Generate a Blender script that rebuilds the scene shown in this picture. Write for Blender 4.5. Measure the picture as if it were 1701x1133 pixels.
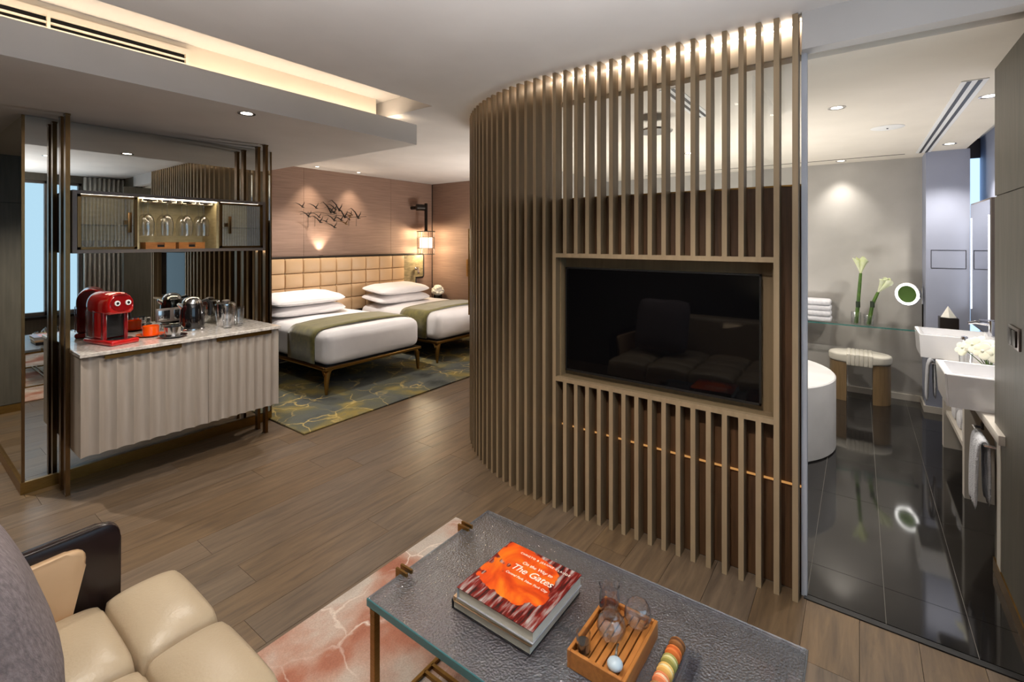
import bpy, bmesh, math, random
from mathutils import Vector, Matrix, noise
random.seed(7)
PI = math.pi
SC = bpy.context.scene
COL = SC.collection
for _o in list(bpy.data.objects):
    bpy.data.objects.remove(_o)

# ------------------------------------------------------------------ camera, world, exposure
H = 1.60
YAW = 0.634                      # camera heading measured from world +X towards +Y
cam_d = bpy.data.cameras.new('camera')
cam = bpy.data.objects.new('camera', cam_d); COL.objects.link(cam)
cam.location = (0, 0, H)
cam.rotation_euler = (PI/2, 0, YAW - PI/2)
cam_d.sensor_width = 36.0
cam_d.lens = 785.0/1701*36
cam_d.shift_y = -(566.5-400.0)/1701
cam_d.clip_start = 0.02; cam_d.clip_end = 60
SC.camera = cam

w = bpy.data.worlds.new('world'); SC.world = w; w.use_nodes = True
w.node_tree.nodes['Background'].inputs[0].default_value = (0.55, 0.75, 1.0, 1)
w.node_tree.nodes['Background'].inputs[1].default_value = 0.3

vs = SC.view_settings
vs.view_transform = 'Standard'; vs.look = 'None'; vs.gamma = 1.0
vs.use_curve_mapping = False
vs.exposure = 0.82
cy = SC.cycles
cy.use_denoising = True
cy.max_bounces = 9; cy.diffuse_bounces = 4; cy.glossy_bounces = 5
cy.transmission_bounces = 6; cy.transparent_max_bounces = 24
cy.caustics_reflective = False; cy.caustics_refractive = False
cy.sample_clamp_indirect = 6.0
cy.blur_glossy = 0.5

WINDOW_GLOW = 0.85               # radiance of the daylit blind behind the camera
BATH_GLOW = 1.0
COVE = 12.0
SCREEN_LED = 27.0
NICHE_LED = 20.0
DOWN = 38.0                      # watts of one living-room downlight
BATH_DOWN = 34.0
WARM = (1.0, 0.82, 0.62)
NEUTRAL = (1.0, 0.93, 0.84)


def area(name, loc, aim, sx, sy, watts, color, spread=180):
    d = bpy.data.lights.new(name, 'AREA'); d.shape = 'RECTANGLE'; d.size = sx; d.size_y = sy; d.energy = watts; d.color = color; d.spread = math.radians(spread)
    o = bpy.data.objects.new(name, d); COL.objects.link(o); o.location = loc
    o.rotation_euler = Vector(aim).to_track_quat('-Z', 'Y').to_euler()
    return o
# added upward ceiling fill by the rear window, standing in for its daylight
area('window_fill_light', (0.25, -0.85, 0.7), (0.0, 0.3, 1.0), 1.4, 0.6, 46, (0.97, 0.95, 0.96), 100)
area('sofa_fill_light', (-0.46, 0.75, 0.84), (0.2, 0.2, 1.0), 0.15, 1.0, 14, (1.0, 0.92, 0.84), 110)  # added fill behind the sofa back, brightens the main ceiling
area('bedroom_fill_light', (5.3, 3.4, 0.9), (-0.3, 0.35, 1.0), 0.9, 0.7, 30, (1.0, 0.92, 0.84))  # added fill hidden behind the screen; no bedroom window is known
area('tub_fill_light', (4.43, 1.3, 0.60), (0, 0, 1), 0.8, 1.6, 36, (1.0, 0.95, 0.88))  # added fill above the tub, brightens the bathroom ceiling
# ------------------------------------------------------------------ materials
def lin(c):
    return tuple(((x/255)/12.92 if x/255 <= 0.04045 else ((x/255+0.055)/1.055)**2.4) for x in c) + (1.0,)

def base_mat(name):
    m = bpy.data.materials.new(name); m.use_nodes = True
    nt = m.node_tree
    return m, nt, nt.nodes['Principled BSDF']

def mat(name, c1, c2=None, rough=0.5, metal=0.0, scale=8.0, stretch=(1, 1, 1), bump=0.0, bscale=None, bstretch=None,
        detail=4.0, coat=0.0, spec=0.5, rvar=0.0, sheen=0.0, rand=0.0):
    m, nt, p = base_mat(name)
    L = nt.links
    p.inputs['Roughness'].default_value = rough
    p.inputs['Metallic'].default_value = metal
    p.inputs['Coat Weight'].default_value = coat
    p.inputs['Coat Roughness'].default_value = 0.08
    p.inputs['Specular IOR Level'].default_value = spec
    if sheen:
        p.inputs['Sheen Weight'].default_value = sheen
    tc = nt.nodes.new('ShaderNodeTexCoord')
    def noise_node(sc, st, det=detail):
        mp = nt.nodes.new('ShaderNodeMapping'); mp.inputs['Scale'].default_value = st
        L.new(tc.outputs['Object'], mp.inputs['Vector'])
        n = nt.nodes.new('ShaderNodeTexNoise'); n.inputs['Scale'].default_value = sc; n.inputs['Detail'].default_value = det
        L.new(mp.outputs['Vector'], n.inputs['Vector'])
        return n
    n = noise_node(scale, stretch)
    r = nt.nodes.new('ShaderNodeValToRGB')
    r.color_ramp.elements[0].position = 0.32; r.color_ramp.elements[1].position = 0.68
    r.color_ramp.elements[0].color = lin(c1); r.color_ramp.elements[1].color = lin(c2 or c1)
    L.new(n.outputs['Fac'], r.inputs['Fac'])
    out = r.outputs['Color']
    if rand:
        oi = nt.nodes.new('ShaderNodeObjectInfo')
        hv = nt.nodes.new('ShaderNodeHueSaturation')
        mr = nt.nodes.new('ShaderNodeMapRange'); mr.inputs['To Min'].default_value = 1-rand; mr.inputs['To Max'].default_value = 1+rand
        L.new(oi.outputs['Random'], mr.inputs['Value']); L.new(mr.outputs['Result'], hv.inputs['Value'])
        L.new(out, hv.inputs['Color']); out = hv.outputs['Color']
    L.new(out, p.inputs['Base Color'])
    if rvar:
        mr2 = nt.nodes.new('ShaderNodeMapRange'); mr2.inputs['To Min'].default_value = max(0, rough-rvar); mr2.inputs['To Max'].default_value = rough+rvar
        L.new(n.outputs['Fac'], mr2.inputs['Value']); L.new(mr2.outputs['Result'], p.inputs['Roughness'])
    if bump:
        nb = noise_node(bscale or scale*4, bstretch or stretch)
        b = nt.nodes.new('ShaderNodeBump'); b.inputs['Strength'].default_value = bump; b.inputs['Distance'].default_value = 0.01
        L.new(nb.outputs['Fac'], b.inputs['Height']); L.new(b.outputs['Normal'], p.inputs['Normal'])
    return m

def emit(name, c, s):
    m = bpy.data.materials.new(name); m.use_nodes = True; nt = m.node_tree
    nt.nodes.remove(nt.nodes['Principled BSDF'])
    e = nt.nodes.new('ShaderNodeEmission'); e.inputs[0].default_value = (*c, 1); e.inputs[1].default_value = s
    nt.links.new(e.outputs[0], nt.nodes['Material Output'].inputs[0])
    return m

def thin_glass(name, tint=(1, 1, 1), gloss_rough=0.02, refl=1.0, bump=0.0, bscale=60, body=None, bodymix=0.0):
    """clear glass: light passes, the surface mirrors by angle"""
    m = bpy.data.materials.new(name); m.use_nodes = True; nt = m.node_tree; L = nt.links
    nt.nodes.remove(nt.nodes['Principled BSDF'])
    tr = nt.nodes.new('ShaderNodeBsdfTransparent'); tr.inputs[0].default_value = (*tint, 1)
    gl = nt.nodes.new('ShaderNodeBsdfGlossy'); gl.inputs['Roughness'].default_value = gloss_rough
    fr = nt.nodes.new('ShaderNodeLayerWeight'); fr.inputs['Blend'].default_value = 0.5
    pw = nt.nodes.new('ShaderNodeMath'); pw.operation = 'POWER'; pw.inputs[1].default_value = 4.0
    L.new(fr.outputs['Facing'], pw.inputs[0])
    ma = nt.nodes.new('ShaderNodeMath'); ma.operation = 'MULTIPLY_ADD'; ma.inputs[1].default_value = 0.8; ma.inputs[2].default_value = 0.045
    L.new(pw.outputs[0], ma.inputs[0])
    mu = nt.nodes.new('ShaderNodeMath'); mu.operation = 'MULTIPLY'; mu.inputs[1].default_value = refl; mu.use_clamp = True
    L.new(ma.outputs[0], mu.inputs[0])
    mx = nt.nodes.new('ShaderNodeMixShader')
    L.new(mu.outputs[0], mx.inputs[0])
    src = tr.outputs[0]
    if body:
        df = nt.nodes.new('ShaderNodeBsdfDiffuse'); df.inputs[0].default_value = lin(body)
        m2 = nt.nodes.new('ShaderNodeMixShader'); m2.inputs[0].default_value = bodymix
        L.new(tr.outputs[0], m2.inputs[1]); L.new(df.outputs[0], m2.inputs[2]); src = m2.outputs[0]
    L.new(src, mx.inputs[1]); L.new(gl.outputs[0], mx.inputs[2])
    L.new(mx.outputs[0], nt.nodes['Material Output'].inputs[0])
    if bump:
        tc = nt.nodes.new('ShaderNodeTexCoord')
        n = nt.nodes.new('ShaderNodeTexNoise'); n.inputs['Scale'].default_value = bscale; n.inputs['Detail'].default_value = 3
        L.new(tc.outputs['Object'], n.inputs['Vector'])
        b = nt.nodes.new('ShaderNodeBump'); b.inputs['Strength'].default_value = bump; b.inputs['Distance'].default_value = 0.010
        L.new(n.outputs['Fac'], b.inputs['Height'])
        L.new(b.outputs['Normal'], gl.inputs['Normal']); L.new(b.outputs['Normal'], fr.inputs['Normal'])
    return m

M = {}
M['ceil'] = mat('white_ceiling_paint', (206, 202, 199), (200, 196, 193), rough=0.85, scale=3)
M['soffit'] = mat('white_soffit_paint', (196, 193, 191), (190, 187, 185), rough=0.7, scale=3)
M['cream'] = mat('cream_paint', (222, 212, 196), (216, 206, 190), rough=0.7, scale=3)
M['plaster'] = mat('bathroom_plaster', (184, 181, 176), (172, 169, 164), rough=0.55, scale=2.5, stretch=(1, 1, 1), bump=0.05, bscale=9)
M['bathceil'] = mat('bathroom_ceiling_paint', (226, 218, 205), (220, 212, 199), rough=0.8, scale=3)
M['pier'] = mat('grey_paint_daylight_tint', (160, 166, 186), (154, 160, 180), rough=0.6, scale=3)  # blue cast of daylight put into the grey paint colour
M['bedwall'] = mat('rose_grasscloth', (150, 122, 106), (131, 105, 91), rough=0.75, scale=5, stretch=(0.6, 0.6, 22), bump=0.15, bscale=9, bstretch=(0.8, 0.8, 40))
M['greywood'] = mat('grey_oak_veneer', (94, 88, 77), (81, 76, 66), rough=0.45, scale=7, stretch=(6, 6, 0.5), bump=0.05, bscale=20, bstretch=(10, 10, 0.5))
M['walnut'] = mat('dark_walnut', (100, 70, 44), (72, 48, 29), rough=0.5, scale=6, stretch=(8, 8, 0.5), bump=0.05)
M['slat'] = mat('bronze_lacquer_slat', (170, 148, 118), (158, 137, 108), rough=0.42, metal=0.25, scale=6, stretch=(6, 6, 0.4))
M['slatshade'] = mat('bronze_slat_shaded_side', (128, 108, 82), (116, 98, 74), rough=0.5, metal=0.2, scale=6, stretch=(6, 6, 0.4))  # sides coloured darker to stand in for shade between slats
M['lining'] = mat('taupe_veneer', (128, 108, 80), (114, 96, 70), rough=0.5, scale=6, stretch=(6, 6, 0.4))
M['channel'] = mat('pale_anodised', (186, 190, 200), rough=0.42, metal=0.3)
M['brass'] = mat('brushed_brass', (158, 122, 66), (140, 106, 56), rough=0.32, metal=1.0, scale=20, stretch=(1, 1, 12))
M['bronze'] = mat('dark_bronze', (126, 96, 62), (110, 84, 54), rough=0.28, metal=1.0, scale=20, stretch=(12, 12, 1))
M['gold'] = mat('gold_rail', (214, 150, 66), (200, 138, 58), rough=0.25, metal=1.0)
M['darkmetal'] = mat('black_bronze', (46, 40, 36), (38, 33, 30), rough=0.4, metal=0.7)
M['greymetal'] = mat('warm_grey_lacquer', (112, 102, 96), (104, 95, 90), rough=0.38, metal=0.35)
M['chrome'] = mat('polished_chrome', (225, 225, 228), rough=0.06, metal=1.0)
M['steel'] = mat('satin_steel', (200, 200, 200), rough=0.16, metal=1.0)
M['mirror'] = mat('tinted_mirror', (206, 208, 204), rough=0.0, metal=1.0)
M['sidemirror'] = mat('grey_tinted_mirror', (208, 210, 202), rough=0.02, metal=1.0)
M['vanmirror'] = mat('vanity_mirror_silver', (205, 208, 212), rough=0.01, metal=1.0)
M['greenmirror'] = mat('magnifier_green_reflection', (104, 138, 78), rough=0.03, metal=1.0)  # green tint painted in for a reflection
M['black'] = mat('black_plastic', (22, 22, 23), rough=0.35)
M['gap'] = mat('dark_joint', (14, 12, 11), rough=0.8)
M['screen'] = mat('tv_glass', (6, 6, 8), rough=0.03, spec=0.28)
M['white'] = mat('white_plastic', (232, 232, 230), rough=0.4)
M['ceramic'] = mat('white_ceramic', (238, 238, 240), rough=0.12, coat=0.5)
M['leather'] = mat('cream_leather', (190, 171, 143), (182, 163, 135), rough=0.34, scale=4, bump=0.12, bscale=120, spec=0.5)
M['tanleather'] = mat('tan_leather', (198, 164, 124), (190, 155, 116), rough=0.42, scale=4, bump=0.08, bscale=90)
M['padleather'] = mat('peach_leather', (214, 178, 138), (206, 170, 130), rough=0.45, scale=4)
M['darkwood'] = mat('polished_dark_timber', (38, 24, 24), (30, 20, 20), rough=0.25, scale=4, stretch=(1, 6, 6))
M['linen'] = mat('white_bed_linen', (234, 230, 230), (228, 224, 225), rough=0.85, scale=5, bump=0.08, bscale=14, sheen=0.2)
M['towel'] = mat('white_terry', (232, 232, 236), (222, 222, 228), rough=0.95, scale=40, bump=0.7, bscale=160)
M['greytowel'] = mat('pale_terry', (212, 214, 220), (202, 204, 212), rough=0.95, scale=40, bump=0.7, bscale=160)
M['olive'] = mat('olive_velvet', (120, 112, 50), (92, 86, 40), rough=0.75, scale=7, stretch=(1, 3, 3), sheen=0.5, bump=0.06, bscale=60)
M['pillowgrey'] = mat('grey_melange_weave', (150, 138, 138), (116, 106, 108), rough=0.9, scale=55, stretch=(1, 3, 1), bump=0.3, bscale=160)
M['wing'] = mat('mottled_gold_fabric', (150, 134, 100), (112, 100, 70), rough=0.6, metal=0.2, scale=14, stretch=(1, 1, 3), bump=0.1)
M['stone'] = mat('speckled_granite', (218, 211, 202), (172, 162, 154), rough=0.12, scale=55, detail=8, coat=0.4)
M['flute'] = mat('champagne_lacquer', (188, 176, 164), (178, 166, 154), rough=0.36, metal=0.35, scale=5, stretch=(8, 8, 0.6))
M['niche'] = mat('gilded_paper', (206, 190, 146), (190, 172, 128), rough=0.5, metal=0.1, scale=14, stretch=(1, 1, 4))
M['honey'] = mat('honey_timber', (196, 128, 62), (168, 104, 46), rough=0.4, scale=5, stretch=(2, 14, 14), coat=0.15)
M['red'] = mat('red_enamel', (178, 18, 18), rough=0.16, coat=0.8)
M['darkred'] = mat('deep_red_enamel', (126, 14, 18), rough=0.2, coat=0.6)
M['orange'] = mat('orange_glaze', (236, 96, 14), (228, 84, 10), rough=0.2, coat=0.5)
M['tub'] = mat('cast_stone', (214, 214, 214), (196, 196, 196), rough=0.4, scale=3, bump=0.04, bscale=6)
M['water'] = mat('bath_water', (150, 170, 190), rough=0.03, spec=0.6)
M['stoolseat'] = mat('ivory_leather', (222, 218, 206), (214, 210, 198), rough=0.45, scale=5)
M['goldveneer'] = mat('gold_brown_veneer', (138, 114, 82), (122, 100, 70), rough=0.35, scale=8, stretch=(8, 8, 0.5), coat=0.2)
M['vanwood'] = mat('cream_lacquer', (212, 206, 196), (206, 200, 190), rough=0.35)
M['petal'] = mat('white_petal', (240, 238, 232), (228, 226, 214), rough=0.7, scale=30)
M['orchid'] = mat('ivory_orchid_petal', (244, 242, 230), (232, 232, 206), rough=0.6, scale=18)
M['lily'] = mat('lily_spathe', (242, 246, 228), (218, 228, 168), rough=0.5, scale=9)
M['stem'] = mat('green_stem', (96, 132, 48), (58, 92, 34), rough=0.5, scale=14)
M['darkstem'] = mat('dark_binding', (38, 52, 34), rough=0.6)
M['pages'] = mat('book_pages', (222, 216, 200), (204, 198, 184), rough=0.8, scale=30, stretch=(1, 1, 90))
M['bookgrey'] = mat('grey_book_board', (176, 178, 184), (166, 168, 176), rough=0.4)
M['bookdark'] = mat('black_book_board', (32, 30, 36), rough=0.35)
M['booktan'] = mat('tan_book_board', (196, 160, 124), rough=0.45)
M['text'] = mat('cream_ink', (246, 238, 224), rough=0.6)
M['curtain'] = mat('grey_curtain', (206, 203, 196), (190, 187, 180), rough=0.85, scale=6, stretch=(6, 6, 0.6))
M['soil'] = mat('dark_filling', (46, 38, 26), (30, 24, 18), rough=0.8, scale=40)
M['grout'] = mat('light_grout', (120, 116, 110), rough=0.7)

M['clear'] = thin_glass('clear_glass', (0.97, 0.985, 0.98))
M['crystal'] = thin_glass('drinking_glass', (0.975, 0.98, 0.985), refl=2.3)
M['pane'] = thin_glass('partition_glass', (0.985, 0.99, 0.985), refl=0.7)
M['edge'] = thin_glass('green_glass_edge', (0.25, 0.62, 0.58), refl=1.0, body=(60, 150, 145), bodymix=0.45)
M['acrylic'] = thin_glass('clear_acrylic', (0.93, 0.94, 0.97), refl=1.6)
M['tableglass'] = thin_glass('seeded_table_glass', (0.66, 0.67, 0.68), gloss_rough=0.16, refl=3.6, bump=1.0, bscale=150, body=(122, 122, 134), bodymix=0.3)
M['teal'] = thin_glass('teal_glass_edge', (0.3, 0.6, 0.62), gloss_rough=0.1, refl=2.0, body=(88, 150, 156), bodymix=0.6)
M['paleedge'] = thin_glass('pale_glass_edge', (0.75, 0.8, 0.82), gloss_rough=0.08, refl=3.0, body=(150, 156, 164), bodymix=0.3)
M['smoke'] = thin_glass('smoked_glass', (0.3, 0.3, 0.32), refl=0.9)
M['fluted'] = thin_glass('fluted_glass', (0.72, 0.73, 0.72), gloss_rough=0.06, refl=2.6, body=(176, 176, 170), bodymix=0.34)
M['shade'] = emit('lantern_glow', (1.0, 0.84, 0.62), 1.5)

M['cove'] = emit('cove_led', (1.0, 0.80, 0.58), COVE)
M['goldled'] = emit('amber_line', (1.0, 0.48, 0.15), 0.30)
M['sled'] = emit('screen_led', (1.0, 0.88, 0.74), SCREEN_LED)
M['nled'] = emit('niche_led', (1.0, 0.86, 0.64), NICHE_LED)
M['bulb'] = emit('lamp_lens', (1.0, 0.92, 0.8), 9.0)
M['ring'] = emit('ring_light', (1.0, 0.97, 0.92), 3.0)
M['vled'] = emit('mirror_led', (0.95, 0.96, 1.0), 2.6)
M['daylight'] = emit('daylit_blind', (0.52, 0.78, 1.0), WINDOW_GLOW)
M['bathday'] = emit('daylit_bath_window', (0.42, 0.66, 1.0), BATH_GLOW)

def rug_mat(name, cols, vein, vscale, vdist=1.2, vein_w=0.035, nscale=1.6):
    m, nt, p = base_mat(name); L = nt.links
    p.inputs['Roughness'].default_value = 0.95
    tc = nt.nodes.new('ShaderNodeTexCoord')
    n = nt.nodes.new('ShaderNodeTexNoise'); n.inputs['Scale'].default_value = nscale; n.inputs['Detail'].default_value = 5; n.inputs['Distortion'].default_value = 0.25
    L.new(tc.outputs['Object'], n.inputs['Vector'])
    r = nt.nodes.new('ShaderNodeValToRGB')
    els = r.color_ramp.elements
    els[0].position = cols[0][0]; els[0].color = lin(cols[0][1])
    els[1].position = cols[-1][0]; els[1].color = lin(cols[-1][1])
    for pos, c in cols[1:-1]:
        e = els.new(pos); e.color = lin(c)
    L.new(n.outputs['Fac'], r.inputs['Fac'])
    # warped cell edges = veins
    mixv = nt.nodes.new('ShaderNodeVectorMath'); mixv.operation = 'MULTIPLY_ADD'
    n2 = nt.nodes.new('ShaderNodeTexNoise'); n2.inputs['Scale'].default_value = 3.0; n2.inputs['Detail'].default_value = 4
    L.new(tc.outputs['Object'], n2.inputs['Vector'])
    L.new(n2.outputs['Color'], mixv.inputs[0]); mixv.inputs[1].default_value = (vdist*0.3,)*3
    L.new(tc.outputs['Object'], mixv.inputs[2])
    vo = nt.nodes.new('ShaderNodeTexVoronoi'); vo.feature = 'DISTANCE_TO_EDGE'; vo.inputs['Scale'].default_value = vscale
    L.new(mixv.outputs[0], vo.inputs['Vector'])
    mr = nt.nodes.new('ShaderNodeMapRange'); mr.inputs['From Min'].default_value = 0.0; mr.inputs['From Max'].default_value = vein_w
    mr.inputs['To Min'].default_value = 1.0; mr.inputs['To Max'].default_value = 0.0
    L.new(vo.outputs['Distance'], mr.inputs['Value'])
    n3 = nt.nodes.new('ShaderNodeTexNoise'); n3.inputs['Scale'].default_value = 2.3
    L.new(tc.outputs['Object'], n3.inputs['Vector'])
    mr3 = nt.nodes.new('ShaderNodeMapRange'); mr3.inputs['From Min'].default_value = 0.42; mr3.inputs['From Max'].default_value = 0.6
    L.new(n3.outputs['Fac'], mr3.inputs['Value'])
    ml = nt.nodes.new('ShaderNodeMath'); ml.operation = 'MULTIPLY'
    L.new(mr.outputs[0], ml.inputs[0]); L.new(mr3.outputs[0], ml.inputs[1])
    mx = nt.nodes.new('ShaderNodeMix'); mx.data_type = 'RGBA'
    L.new(ml.outputs[0], mx.inputs['Factor']); L.new(r.outputs['Color'], mx.inputs['A']); mx.inputs['B'].default_value = lin(vein)
    # pile speckle
    n4 = nt.nodes.new('ShaderNodeTexNoise'); n4.inputs['Scale'].default_value = 160; n4.inputs['Detail'].default_value = 2
    L.new(tc.outputs['Object'], n4.inputs['Vector'])
    hv = nt.nodes.new('ShaderNodeHueSaturation')
    mr4 = nt.nodes.new('ShaderNodeMapRange'); mr4.inputs['To Min'].default_value = 0.72; mr4.inputs['To Max'].default_value = 1.28
    L.new(n4.outputs['Fac'], mr4.inputs['Value']); L.new(mr4.outputs[0], hv.inputs['Value'])
    L.new(mx.outputs['Result'], hv.inputs['Color']); L.new(hv.outputs['Color'], p.inputs['Base Color'])
    b = nt.nodes.new('ShaderNodeBump'); b.inputs['Strength'].default_value = 0.5; b.inputs['Distance'].default_value = 0.006
    L.new(n4.outputs['Fac'], b.inputs['Height']); L.new(b.outputs['Normal'], p.inputs['Normal'])
    return m
M['rugpink'] = rug_mat('salmon_marble_rug', [(0.34, (142, 80, 58)), (0.43, (164, 108, 86)), (0.49, (180, 146, 128)), (0.56, (190, 178, 166)), (0.66, (168, 154, 142))], (222, 206, 192), 4.2, vein_w=0.03, nscale=2.0)
M['rugbed'] = rug_mat('olive_marble_rug', [(0.30, (50, 52, 48)), (0.42, (82, 84, 78)), (0.52, (92, 90, 70)), (0.62, (136, 118, 60)), (0.72, (92, 92, 84))], (190, 164, 98), 3.6, vein_w=0.04, nscale=1.9)

def plank_mat():
    m, nt, p = base_mat('smoked_oak_plank'); L = nt.links
    tc = nt.nodes.new('ShaderNodeTexCoord'); oi = nt.nodes.new('ShaderNodeObjectInfo')
    off = nt.nodes.new('ShaderNodeVectorMath'); off.operation = 'MULTIPLY_ADD'
    cb = nt.nodes.new('ShaderNodeCombineXYZ')
    for i in range(3):
        L.new(oi.outputs['Random'], cb.inputs[i])
    L.new(cb.outputs[0], off.inputs[0]); off.inputs[1].default_value = (17, 23, 5); L.new(tc.outputs['Object'], off.inputs[2])
    mp = nt.nodes.new('ShaderNodeMapping'); mp.inputs['Scale'].default_value = (1.1, 11, 1)
    L.new(off.outputs[0], mp.inputs['Vector'])
    n = nt.nodes.new('ShaderNodeTexNoise'); n.inputs['Scale'].default_value = 3.2; n.inputs['Detail'].default_value = 9; n.inputs['Roughness'].default_value = 0.62
    n.inputs['Distortion'].default_value = 0.5
    L.new(mp.outputs[0], n.inputs['Vector'])
    r = nt.nodes.new('ShaderNodeValToRGB'); e = r.color_ramp.elements
    e[0].position = 0.3; e[0].color = lin((82, 67, 53)); e[1].position = 0.74; e[1].color = lin((120, 99, 77))
    k = e.new(0.5); k.color = lin((102, 84, 65))
    L.new(n.outputs['Fac'], r.inputs['Fac'])
    hv = nt.nodes.new('ShaderNodeHueSaturation')
    mr = nt.nodes.new('ShaderNodeMapRange'); mr.inputs['To Min'].default_value = 0.9; mr.inputs['To Max'].default_value = 1.09
    L.new(oi.outputs['Random'], mr.inputs['Value']); L.new(mr.outputs[0], hv.inputs['Value'])
    wn = nt.nodes.new('ShaderNodeTexWhiteNoise'); wn.noise_dimensions = '1D'; L.new(oi.outputs['Random'], wn.inputs['W'])
    mr2 = nt.nodes.new('ShaderNodeMapRange'); mr2.inputs['To Min'].default_value = 0.86; mr2.inputs['To Max'].default_value = 1.14
    L.new(wn.outputs['Value'], mr2.inputs['Value']); L.new(mr2.outputs[0], hv.inputs['Saturation'])
    L.new(r.outputs['Color'], hv.inputs['Color']); L.new(hv.outputs['Color'], p.inputs['Base Color'])
    p.inputs['Roughness'].default_value = 0.34
    b = nt.nodes.new('ShaderNodeBump'); b.inputs['Strength'].default_value = 0.12; b.inputs['Distance'].default_value = 0.004
    L.new(n.outputs['Fac'], b.inputs['Height']); L.new(b.outputs['Normal'], p.inputs['Normal'])
    return m
M['plank'] = plank_mat()
M['tile'] = mat('black_polished_tile', (22, 21, 21), (34, 32, 31), rough=0.06, scale=2.5, spec=0.6, coat=0.3)

def cover_mat():
    """generic orange drapery over dark strokes, flat print"""
    m, nt, p = base_mat('printed_cover'); L = nt.links
    tc = nt.nodes.new('ShaderNodeTexCoord')
    n = nt.nodes.new('ShaderNodeTexNoise'); n.inputs['Scale'].default_value = 7; n.inputs['Detail'].default_value = 5; n.inputs['Distortion'].default_value = 1.5
    L.new(tc.outputs['Object'], n.inputs['Vector'])
    nm_ = nt.nodes.new('ShaderNodeTexNoise'); nm_.inputs['Scale'].default_value = 11; nm_.inputs['Detail'].default_value = 3
    L.new(tc.outputs['Object'], nm_.inputs['Vector'])
    r1 = nt.nodes.new('ShaderNodeValToRGB'); e = r1.color_ramp.elements
    e[0].position = 0.3; e[0].color = lin((190, 48, 18)); e[1].position = 0.68; e[1].color = lin((246, 140, 34))
    k = e.new(0.48); k.color = lin((232, 84, 24))
    L.new(n.outputs['Fac'], r1.inputs['Fac'])
    mp = nt.nodes.new('ShaderNodeMapping'); mp.inputs['Scale'].default_value = (8, 55, 1)
    L.new(tc.outputs['Object'], mp.inputs['Vector'])
    n2 = nt.nodes.new('ShaderNodeTexNoise'); n2.inputs['Scale'].default_value = 1.4; n2.inputs['Detail'].default_value = 4
    L.new(mp.outputs[0], n2.inputs['Vector'])
    r2 = nt.nodes.new('ShaderNodeValToRGB'); e = r2.color_ramp.elements
    e[0].position = 0.36; e[0].color = lin((34, 26, 26)); e[1].position = 0.66; e[1].color = lin((176, 166, 160))
    k = e.new(0.5); k.color = lin((130, 30, 22))
    L.new(n2.outputs['Fac'], r2.inputs['Fac'])
    sep = nt.nodes.new('ShaderNodeSeparateXYZ'); L.new(tc.outputs['Object'], sep.inputs[0])
    # drapery fills an off-centre patch: elliptical falloff + noise
    def math(op, a, b=None):
        q = nt.nodes.new('ShaderNodeMath'); q.operation = op
        for i, v in enumerate((a, b)):
            if v is None: continue
            if isinstance(v, (int, float)): q.inputs[i].default_value = v
            else: L.new(v, q.inputs[i])
        return q.outputs[0]
    dx = math('DIVIDE', math('SUBTRACT', sep.outputs[0], 0.035), 0.115)
    dy = math('DIVIDE', math('SUBTRACT', sep.outputs[1], 0.02), 0.13)
    d = math('ADD', math('POWER', math('ABSOLUTE', dx), 5.0), math('POWER', math('ABSOLUTE', dy), 5.0))
    d = math('ADD', d, math('MULTIPLY', math('SUBTRACT', nm_.outputs['Fac'], 0.5), 4.5))
    mr = nt.nodes.new('ShaderNodeMapRange'); mr.inputs['From Min'].default_value = 0.9; mr.inputs['From Max'].default_value = 1.0
    L.new(d, mr.inputs['Value'])
    mx = nt.nodes.new('ShaderNodeMix'); mx.data_type = 'RGBA'
    L.new(mr.outputs[0], mx.inputs['Factor']); L.new(r1.outputs[0], mx.inputs['A']); L.new(r2.outputs[0], mx.inputs['B'])
    L.new(mx.outputs['Result'], p.inputs['Base Color'])
    p.inputs['Roughness'].default_value = 0.3; p.inputs['Coat Weight'].default_value = 0.3
    return m
M['cover'] = cover_mat()

# ------------------------------------------------------------------ mesh helpers
ORG = {}
def V(*a): return Vector(a)

def nbm(): return bmesh.new()

def add_box(bm, x0, x1, y0, y1, z0, z1, bev=0.0, seg=2):
    if x1 < x0: x0, x1 = x1, x0
    if y1 < y0: y0, y1 = y1, y0
    if z1 < z0: z0, z1 = z1, z0
    vs_ = [bm.verts.new(p) for p in ((x0, y0, z0), (x1, y0, z0), (x1, y1, z0), (x0, y1, z0), (x0, y0, z1), (x1, y0, z1), (x1, y1, z1), (x0, y1, z1))]
    fs = [bm.faces.new([vs_[i] for i in q]) for q in ((3, 2, 1, 0), (4, 5, 6, 7), (0, 1, 5, 4), (1, 2, 6, 5), (2, 3, 7, 6), (3, 0, 4, 7))]
    if bev:
        es = list({e for f in fs for e in f.edges})
        bmesh.ops.bevel(bm, geom=es, offset=min(bev, 0.49*min(x1-x0, y1-y0, z1-z0)), segments=seg, affect='EDGES', profile=0.5)
    return bm

def add_prism(bm, poly, z0, z1, bev=0.0, seg=2):
    lo = [bm.verts.new((x, y, z0)) for x, y in poly]; hi = [bm.verts.new((x, y, z1)) for x, y in poly]
    n = len(poly)
    area = sum(poly[i][0]*poly[(i+1) % n][1]-poly[(i+1) % n][0]*poly[i][1] for i in range(n))
    if area < 0: lo.reverse(); hi.reverse()
    fs = [bm.faces.new(list(reversed(lo))), bm.faces.new(hi)]
    for i in range(n):
        j = (i+1) % n
        fs.append(bm.faces.new((lo[i], lo[j], hi[j], hi[i])))
    if bev:
        es = list({e for f in fs[:2] for e in f.edges})
        bmesh.ops.bevel(bm, geom=es, offset=bev, segments=seg, affect='EDGES', profile=0.5)
    return bm

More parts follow.
